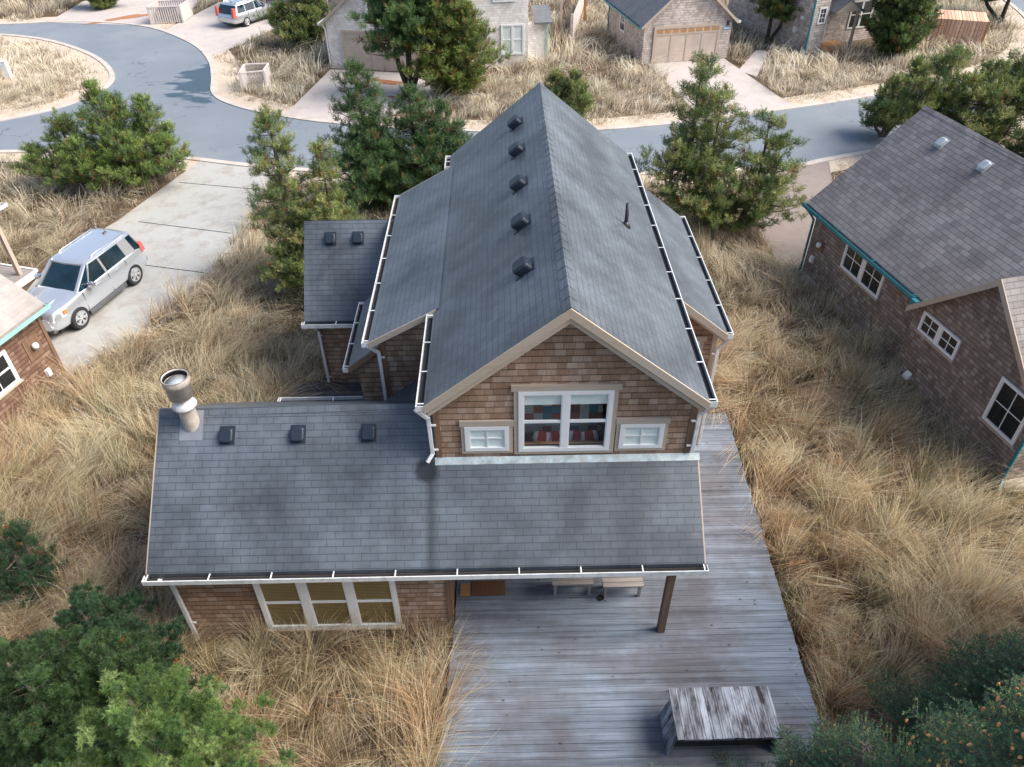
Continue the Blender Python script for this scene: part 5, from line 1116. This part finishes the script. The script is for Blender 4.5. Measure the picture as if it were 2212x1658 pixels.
b = G(1925, 122); pine('shore_pine', b, [(0, 0, 6.4, .9), (1.2, .8, 5.8, .7), (-.9, .5, 5.6, .8), (.3, -.6, 3.6, .9)], 2.0, 22, 'dense pine screening the window of the house with the entry porch', stem=0.389, nl=0.156, width=0.0278, per=8, crown0=.05, lump=0.41, step=.55, green=[(.06, .10, .03), (.075, .115, .035), (.05, .08, .03)], dead=.05)
b = G(2160, 50); pine('shore_pine', b, [(0, 0, 5.2, .9), (-1.5, .6, 4.4, .7)], 2.6, 23, 'pine with a dark leaning trunk at the top right corner', stem=0.389, nl=0.156, width=0.0278, per=6, crown0=.3, trunk_m='barkdark', lump=0.41, step=.6, green=[(.06, .09, .03), (.08, .10, .04)], dead=.05)
b = G(662, 100); pine('shore_pine', b, [(0, 0, 3.6, .8), (-1.4, .3, 2.4, .8), (.9, .2, 3.4, .7), (-.3, -.8, 1.8, .9)], 1.6, 24, 'bushy pine between the white chairs and the bleached garage', stem=0.375, nl=0.150, width=0.0259, per=7, crown0=.06, lump=0.36, step=.5, dead=.05)
b = G(225, 18); pine('shore_pine', b, [(0, 0, 2.2, 1.), (1.3, .2, 1.7, .9), (-1.2, .2, 1.8, .9)], 1.3, 25, 'low rounded pine at the top left edge by the far driveway', stem=0.417, nl=0.167, width=0.0319, per=7, crown0=.04, lump=0.38, step=.5, dead=.05)
b = G(2240, 385); pine('shore_pine', b, [(0, 0, 3.0, 1.), (-.6, -.5, 2.1, .9)], 1.4, 26, 'small dark pine at the right edge behind the mottled roof', stem=0.278, nl=0.111, width=0.0142, per=7, crown0=.05, green=[(.03, .06, .03), (.045, .08, .035)])
b = G(85, 1292); pine('shore_pine', b, [(-.1, 0, 2.5, .7), (.35, .2, 2.1, .6), (-.5, .2, 2.0, .6)], .85, 27, 'small dark pine growing in the tall grass at the left edge', stem=0.181, nl=0.072, width=0.0060, per=6, crown0=.1, lump=0.17, step=.3, green=[(.02, .05, .025), (.03, .065, .03)], dead=.02)
# foreground pines, lower left
near = dict(lr=.3, stem=.085, nl=.055, nn=42, width=.0045, per=16, lump=.18, step=.29, crown0=.3, dead=.004, prof=.6)
pine('shore_pine', (-4.75, 4.75), [(0, .2, 5.95, 1.), (-.9, -.3, 4.9, .8), (.9, -.4, 4.4, .85)], 1.5, 31, 'bright green pine filling the bottom left foreground, tip nearest the camera', green=[(.07, .125, .035), (.105, .17, .05), (.045, .09, .03), (.15, .215, .08)], **near)
pine('shore_pine', (-7.2, 5.9), [(0, .1, 5.0, 1.), (.9, .5, 4.3, .85), (-1., .3, 4.7, .9)], 1.6, 32, 'dense pine at the bottom left corner behind the bright foreground one', green=[(.035, .07, .025), (.05, .095, .035), (.025, .05, .02)], **near)
pine('shore_pine', (-7.9, 8.3), [(0, .1, 2.9, 1.), (.7, -.2, 2.5, .8)], 1.1, 33, 'dark pine in the grass to the left of the front wing downspout', green=[(.02, .05, .025), (.03, .065, .03)], **near)
# unseen tall pines, added right of the frame to shade the bottom of the deck
far_ = dict(stem=.35, nl=.2, nn=12, width=.03, per=9, lump=.5, step=.6, crown0=.15, dead=.03)
pine('shore_pine', (12.9, 7.6), [(0, 0, 10.5, 1.), (.8, .6, 8.5, .8), (.3, -1.2, 9., .8)], 2.3, 34, 'unseen tall pine added for its shade, farther ahead on the right of the viewpoint', **far_)
pine('shore_pine', (12.2, 5.2), [(0, 0, 10, 1.), (.8, -.6, 9., .8)], 2.3, 35, 'unseen tall pine added for its shade, close to the right of the viewpoint', **far_)
# spruces with cones, lower right
def spruce(base, Ht, R_, seed, label, cones=0, tw=(.13, .11, .09), cz=(.3, 1.), lim=None, green=None, cone_box=None):
    R = np.random.default_rng(seed); A = empty('spruce', (base[0], base[1], 0), 0, label, 'spruce tree'); P, D, S = [], [], []; lb = MB(); cn = []
    lb.tube([(0, 0, -.1), (0, 0, Ht * .5), (0, 0, Ht)], [.09, .05, .01], 7); z = Ht * .12; az = 0
    while z < Ht * .98:
        t = z / Ht; ln = R_ * (1 - t) ** .8 + .15; 
        for b in range(6):
            az += 1.05 + R.normal(0, .25); l = ln * R.uniform(.7, 1.15); dr = np.array([math.cos(az), math.sin(az), 0]); p0 = np.array([0, 0, z]); p2 = p0 + dr * l + np.array([0, 0, l * R.uniform(-.05, .25)])
            if lim and not lim(p2 + np.array([base[0], base[1], 0])): continue
            lb.tube([p0, (p0 + p2) / 2 + np.array([0, 0, -.03 * l]), p2], [.02, .014, .006], 5, cap=False)
            m_ = max(3, int(l / .075)); side = np.array([-dr[1], dr[0], 0])
            for k in range(m_):
                s = .2 + .8 * (k + .5) / m_; c = p0 + (p2 - p0) * s
                for sg in (-1, 1):
                    q = min(.5, .12 + (1 - s) * l * .45) * R.uniform(.5, 1.1); e = c + (side * sg * .8 + dr * .55) * q + np.array([0, 0, R.normal(.05, .07)])
                    lb.tube([c, e], [.006, .003], 3, cap=False)
                    h = max(2, int(q / .045))
                    for j in range(h): P.append(c + (e - c) * (j + .5) / h); D.append(unit((e - c)) * .8 + np.array([0, 0, .25]))
                    if cones and R.random() < cones * (t > .55) * (1.6 if (p0 + p2)[1] < -.1 or R.random() < .35 else .15): cn.append(e + np.array([0, 0, -.03]))
                P.append(c); D.append(unit(p2 - p0) + np.array([0, 0, .2]))
        z += .2 * R.uniform(.7, 1.2)
    P = np.array(P); D = unit(np.array(D)); N = len(P)
    gs = np.array(green or [(.04, .11, .06), (.06, .14, .065), (.035, .09, .06), (.15, .21, .085)]) * 1.55; cols = gs[R.integers(0, len(gs), N)] * R.uniform(.7, 1.3, (N, 1))
    V, F, T = tufts(P, D, R, R.uniform(.035, .055, N), .032, 10, .006, cols, spread=.9); np_mesh('crown', V, F, M['needles'], T, A)
    lb.build('trunk', M['bark'], A)
    if cn:
        mb = MB()
        for c in cn:
            a = Vector((R.normal(0, .3), R.normal(0, .3), -1)).normalized(); r_ = .019
            mb.tube([Vector(c), Vector(c) + a * .018, Vector(c) + a * .045, Vector(c) + a * .07], [.008, r_, r_ * .9, .005], 7)
        o = mb.build('cones', M['cone'], A, smooth=True); o['kind'] = 'stuff'
    return A
spruce((6.2, 3.7), 8.2, 2.9, 41, 'dark green spruce hung with orange cones at the bottom right corner', cones=.25)
spruce((4.9, 4.9), 4.3, 1.8, 42, 'low dark spruce in front of the deck table', cones=.02)
spruce((8.3, 6.4), 4.0, 2.1, 43, 'dark spruce with few cones at the right edge among the grass', cones=.02)
spruce((2.3, 4.6), 3.6, 1.6, 44, 'small dark spruce at the bottom edge before the deck', cones=0)

# dune grass
def inside(X, Y, poly):
    pa = np.array([q[:2] for q in poly], float); lo, hi = pa.min(0), pa.max(0); full = np.zeros(len(X), bool)
    sel = np.nonzero((X >= lo[0]) & (X <= hi[0]) & (Y >= lo[1]) & (Y <= hi[1]))[0]
    if len(sel): full[sel] = inside_(X[sel], Y[sel], poly)
    return full
def inside_(X, Y, poly):
    c = np.zeros(len(X), bool); n = len(poly)
    for i in range(n):
        x0, y0 = poly[i][:2]; x1, y1 = poly[(i + 1) % n][:2]
        if y0 == y1: continue
        c ^= ((y0 > Y) != (y1 > Y)) & (X < (x1 - x0) * (Y - y0) / (y1 - y0) + x0)
    return c
def frame_rect(o, an, x0, x1, y0, y1):
    c, s = math.cos(an), math.sin(an); return [(o[0] + c * x - s * y, o[1] + s * x + c * y) for x, y in ((x0, y0), (x1, y0), (x1, y1), (x0, y1))]
EX = [north + south[::-1]] + [DRV[k] for k in DRV]
EX += [[(-6.75, 9.5), (-1.15, 9.5), (-1.15, 10.8), (3.7, 10.8), (3.7, 14.8), (5.1, 14.9), (5.1, 20.5), (3.7, 20.5), (3.7, 21.7), (-5.3, 21.1), (-5.3, 17.8), (-2.8, 17.8), (-2.8, 14.0), (-6.75, 14.0)],
       [(dl(5), 4.9), (dr(5), 4.9), (dr(16), 16.1), (3.6, 16.1), (3.6, 10.8), (-1.2, 10.8), (-1.2, 9.2)], [(-6.5, 14.5), (-2.8, 14.5), (-2.8, 17.8), (-6.5, 17.8)],
       frame_rect(RO, ang, -.05, 11, -.05, 6.5), frame_rect(RO, ang, 5.9, 10.7, -.4, 1), frame_rect(LO, angL, -7, .05, -.05, 6.4), frame_rect(PO, angL, -1.7, .5, 0, 4.3),
       frame_rect((-10.32, 49.01), math.atan2(-.2, 1), 0, 6.9, 0, 9.5), frame_rect((-1.85, 48.45), .0997, 0, 3.6, 0, 8), frame_rect((-1.85, 48.45), .0997, 3.5, 5, 1.1, 5), frame_rect((8.74, 48.92), .197, 0, 5.65, 0, 6.6), frame_rect((19.35, 50.5), .3367, 0, 9, 0, 9),
       frame_rect((-18.2, 62.2), -.12, -.3, 9, -.6, 5), frame_rect(G(2115, 105), -.345, -4.6, .1, 0, 1.7)]
EX_ROAD = [np.array(north), np.array(south), np.array(isl)]
def lown(X, Y, s, seed):
    r = np.random.default_rng(seed); v = np.zeros(len(X))
    for k in range(7):
        a = r.random() * 6.283; f = s * r.uniform(.5, 1.9); v += np.sin((X * math.cos(a) + Y * math.sin(a)) * f + r.random() * 6.283)
    return v / 7
PAL = np.array([(.62, .45, .26), (.74, .61, .42), (.44, .38, .21), (.36, .20, .105), (.55, .37, .20), (.36, .33, .18)])
def grass_band(y0, y1, cell, nb, width, hgt, seed, xl, xr, segs=3):
    R = np.random.default_rng(seed); ny = int((y1 - y0) / cell); out = []
    ys = np.repeat(np.arange(ny) * cell + y0, int((xr(y1) - xl(y1)) / cell) + 1); nx = int((xr(y1) - xl(y1)) / cell) + 1
    xs = np.tile(np.arange(nx) * cell + xl(y1), ny); cx = xs + R.uniform(0, cell, len(xs)); cy = ys + R.uniform(0, cell, len(ys))
    k = (cx > xl(cy)) & (cx < xr(cy)); cx, cy = cx[k], cy[k]
    onisl = inside(cx, cy, isl); bad = np.zeros(len(cx), bool)
    for i, p in enumerate(EX):
        q = inside(cx, cy, p)
        if i == 0: q &= ~onisl
        bad |= q
    cx, cy = cx[~bad], cy[~bad]; n = len(cx)
    dist = np.full(n, 9.)
    for e in EX_ROAD:
        for i in range(0, len(e), 1): dist = np.minimum(dist, np.hypot(cx - e[i][0], cy - e[i][1]))
    hf = np.clip((dist - .5) / 1.8, .12, 1.) * np.clip(1 + .55 * lown(cx, cy, 1.6, 3), .45, 1.6)
    keep = R.random(n) < np.clip((dist - .35) / 1.2, .1, 1.); cx, cy, hf = cx[keep], cy[keep], hf[keep]; n = len(cx)
    wa = 1.0 * lown(cx, cy, .45, 5) * 3.0 + lown(cx, cy, 1.8, 6) * 1.6 + .45         # local sweep of the clumps
    wd = np.stack([np.cos(wa), np.sin(wa)], 1); ws = .38 + .3 * lown(cx, cy, .7, 8); crand = R.normal(0, .6, (n, 2))
    a = lown(cx, cy, .5, 21); b2 = lown(cx, cy, 1.7, 22); pi = R.random((n, 6)) + np.stack([a, b2, -a * 1.2, -b2 * 1.2, b2, a * .3 - b2], 1) * 1.1
    ci = pi.argmax(1); ccol = PAL[ci] * R.uniform(.8, 1.15, (n, 1))
    # tussocks: mounds about a metre across that the clumps lean away from
    tc = .74 * max(1, cell / .36); gi, gj = np.floor(cx / tc), np.floor(cy / tc); best = np.full(n, 1e9); tx, ty, tid = np.zeros(n), np.zeros(n), np.zeros(n)
    for di in (-1, 0, 1):
        for dj in (-1, 0, 1):
            a_, b_ = gi + di, gj + dj; h1 = np.modf(np.abs(np.sin(a_ * 12.9898 + b_ * 78.233) * 43758.5453))[0]; h2 = np.modf(np.abs(np.sin(a_ * 39.346 + b_ * 11.135) * 24634.6345))[0]
            px, py = (a_ + h1) * tc, (b_ + h2) * tc; d_ = np.hypot(cx - px, cy - py); q = d_ < best; best[q] = d_[q]; tx[q] = px[q]; ty[q] = py[q]; tid[q] = h1[q]
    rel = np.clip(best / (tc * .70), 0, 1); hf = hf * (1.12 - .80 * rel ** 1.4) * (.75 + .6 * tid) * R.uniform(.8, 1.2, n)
    tout = np.stack([cx - tx, cy - ty], 1) / (best[:, None] + .05) * rel[:, None]
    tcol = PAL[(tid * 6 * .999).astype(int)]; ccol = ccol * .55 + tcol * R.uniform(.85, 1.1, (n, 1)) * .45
    ccol = ccol * (1.1 - .35 * rel[:, None] ** 2); fy = np.clip((cy - 14) / 24, 0, 1)[:, None]; ccol = ccol * (1 - .6 * fy) + np.array([.86, .76, .60]) * .6 * fy * R.uniform(.85, 1.15, (n, 1)) + .0  # far brightness put into the blade colour: grass pales with distance
    B = n * nb; I = np.repeat(np.arange(n), nb)
    off_ = R.normal(0, cell * .42, (B, 2)); bp = np.stack([cx, cy], 1)[I] + off_
    bad = np.zeros(B, bool); oi = inside(bp[:, 0], bp[:, 1], isl)
    for i, p in enumerate(EX):
        q = inside(bp[:, 0], bp[:, 1], p)
        if i == 0: q &= ~oi
        bad |= q
    bp, off_, I = bp[~bad], off_[~bad], I[~bad]; B = len(I)
    H_ = hgt * hf[I] * R.uniform(.55, 1.2, B); dirn = wd[I] * ws[I][:, None] * 1.4 + tout[I] * .8 + crand[I] + off_ / cell * .3 + R.normal(0, .26, (B, 2)); mag = np.linalg.norm(dirn, axis=1, keepdims=True); dirn = dirn / (mag + 1e-6) * np.minimum(mag, 1.45)
    ts = np.linspace(0, 1, segs + 1); side = np.stack([-dirn[:, 1], dirn[:, 0]], 1); side /= np.linalg.norm(side, axis=1, keepdims=True) + 1e-6
    rot = R.uniform(-.9, .9, B); cr, sr = np.cos(rot), np.sin(rot); side = np.stack([side[:, 0] * cr - side[:, 1] * sr, side[:, 0] * sr + side[:, 1] * cr], 1)
    V = np.zeros((B, segs + 1, 2, 3)); T = np.ones((B, segs + 1, 2, 4)); bc = ccol[I] * np.exp(R.normal(-.06, .30, (B, 1))); 
    straw = R.random(B) < .2; bc[straw] = np.array([.76, .65, .46]) * R.uniform(.8, 1.15, (straw.sum(), 1))
    for j, t in enumerate(ts):
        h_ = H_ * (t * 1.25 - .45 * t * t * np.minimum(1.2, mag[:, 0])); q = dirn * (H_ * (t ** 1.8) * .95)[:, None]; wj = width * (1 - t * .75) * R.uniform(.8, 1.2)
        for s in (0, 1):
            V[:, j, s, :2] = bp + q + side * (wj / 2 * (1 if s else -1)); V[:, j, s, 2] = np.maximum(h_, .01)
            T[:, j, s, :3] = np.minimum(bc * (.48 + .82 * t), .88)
    idx = np.arange(B * (segs + 1) * 2).reshape(B, segs + 1, 2)
    F = np.stack([idx[:, :-1, 0], idx[:, :-1, 1], idx[:, 1:, 1], idx[:, 1:, 0]], -1).reshape(-1, 4)
    return V.reshape(-1, 3), F, T.reshape(-1, 4)
bands = [(2.5, 13, .25, 46, .012, .85), (13, 20, .29, 44, .014, .85), (20, 30, .36, 34, .020, .8), (30, 46, .50, 30, .028, .72), (46, 82, .75, 26, .045, .75)]
Vs, Fs, Ts, nvv = [], [], [], 0
for i, (a, b, c_, nb, wd_, hg) in enumerate(bands):
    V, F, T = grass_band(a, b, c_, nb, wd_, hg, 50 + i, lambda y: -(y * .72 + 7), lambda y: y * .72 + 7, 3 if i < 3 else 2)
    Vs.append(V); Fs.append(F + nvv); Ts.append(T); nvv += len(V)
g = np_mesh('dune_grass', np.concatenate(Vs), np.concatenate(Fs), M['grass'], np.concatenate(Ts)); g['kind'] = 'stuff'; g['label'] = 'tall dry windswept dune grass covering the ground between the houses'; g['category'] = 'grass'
print('GRASS blades quads', len(g.data.polygons))

# print('FACES', sorted([(len(o.data.polygons), o.name, (o.parent or o).name) for o in sc.objects if o.type == 'MESH'], reverse=True)[:24])
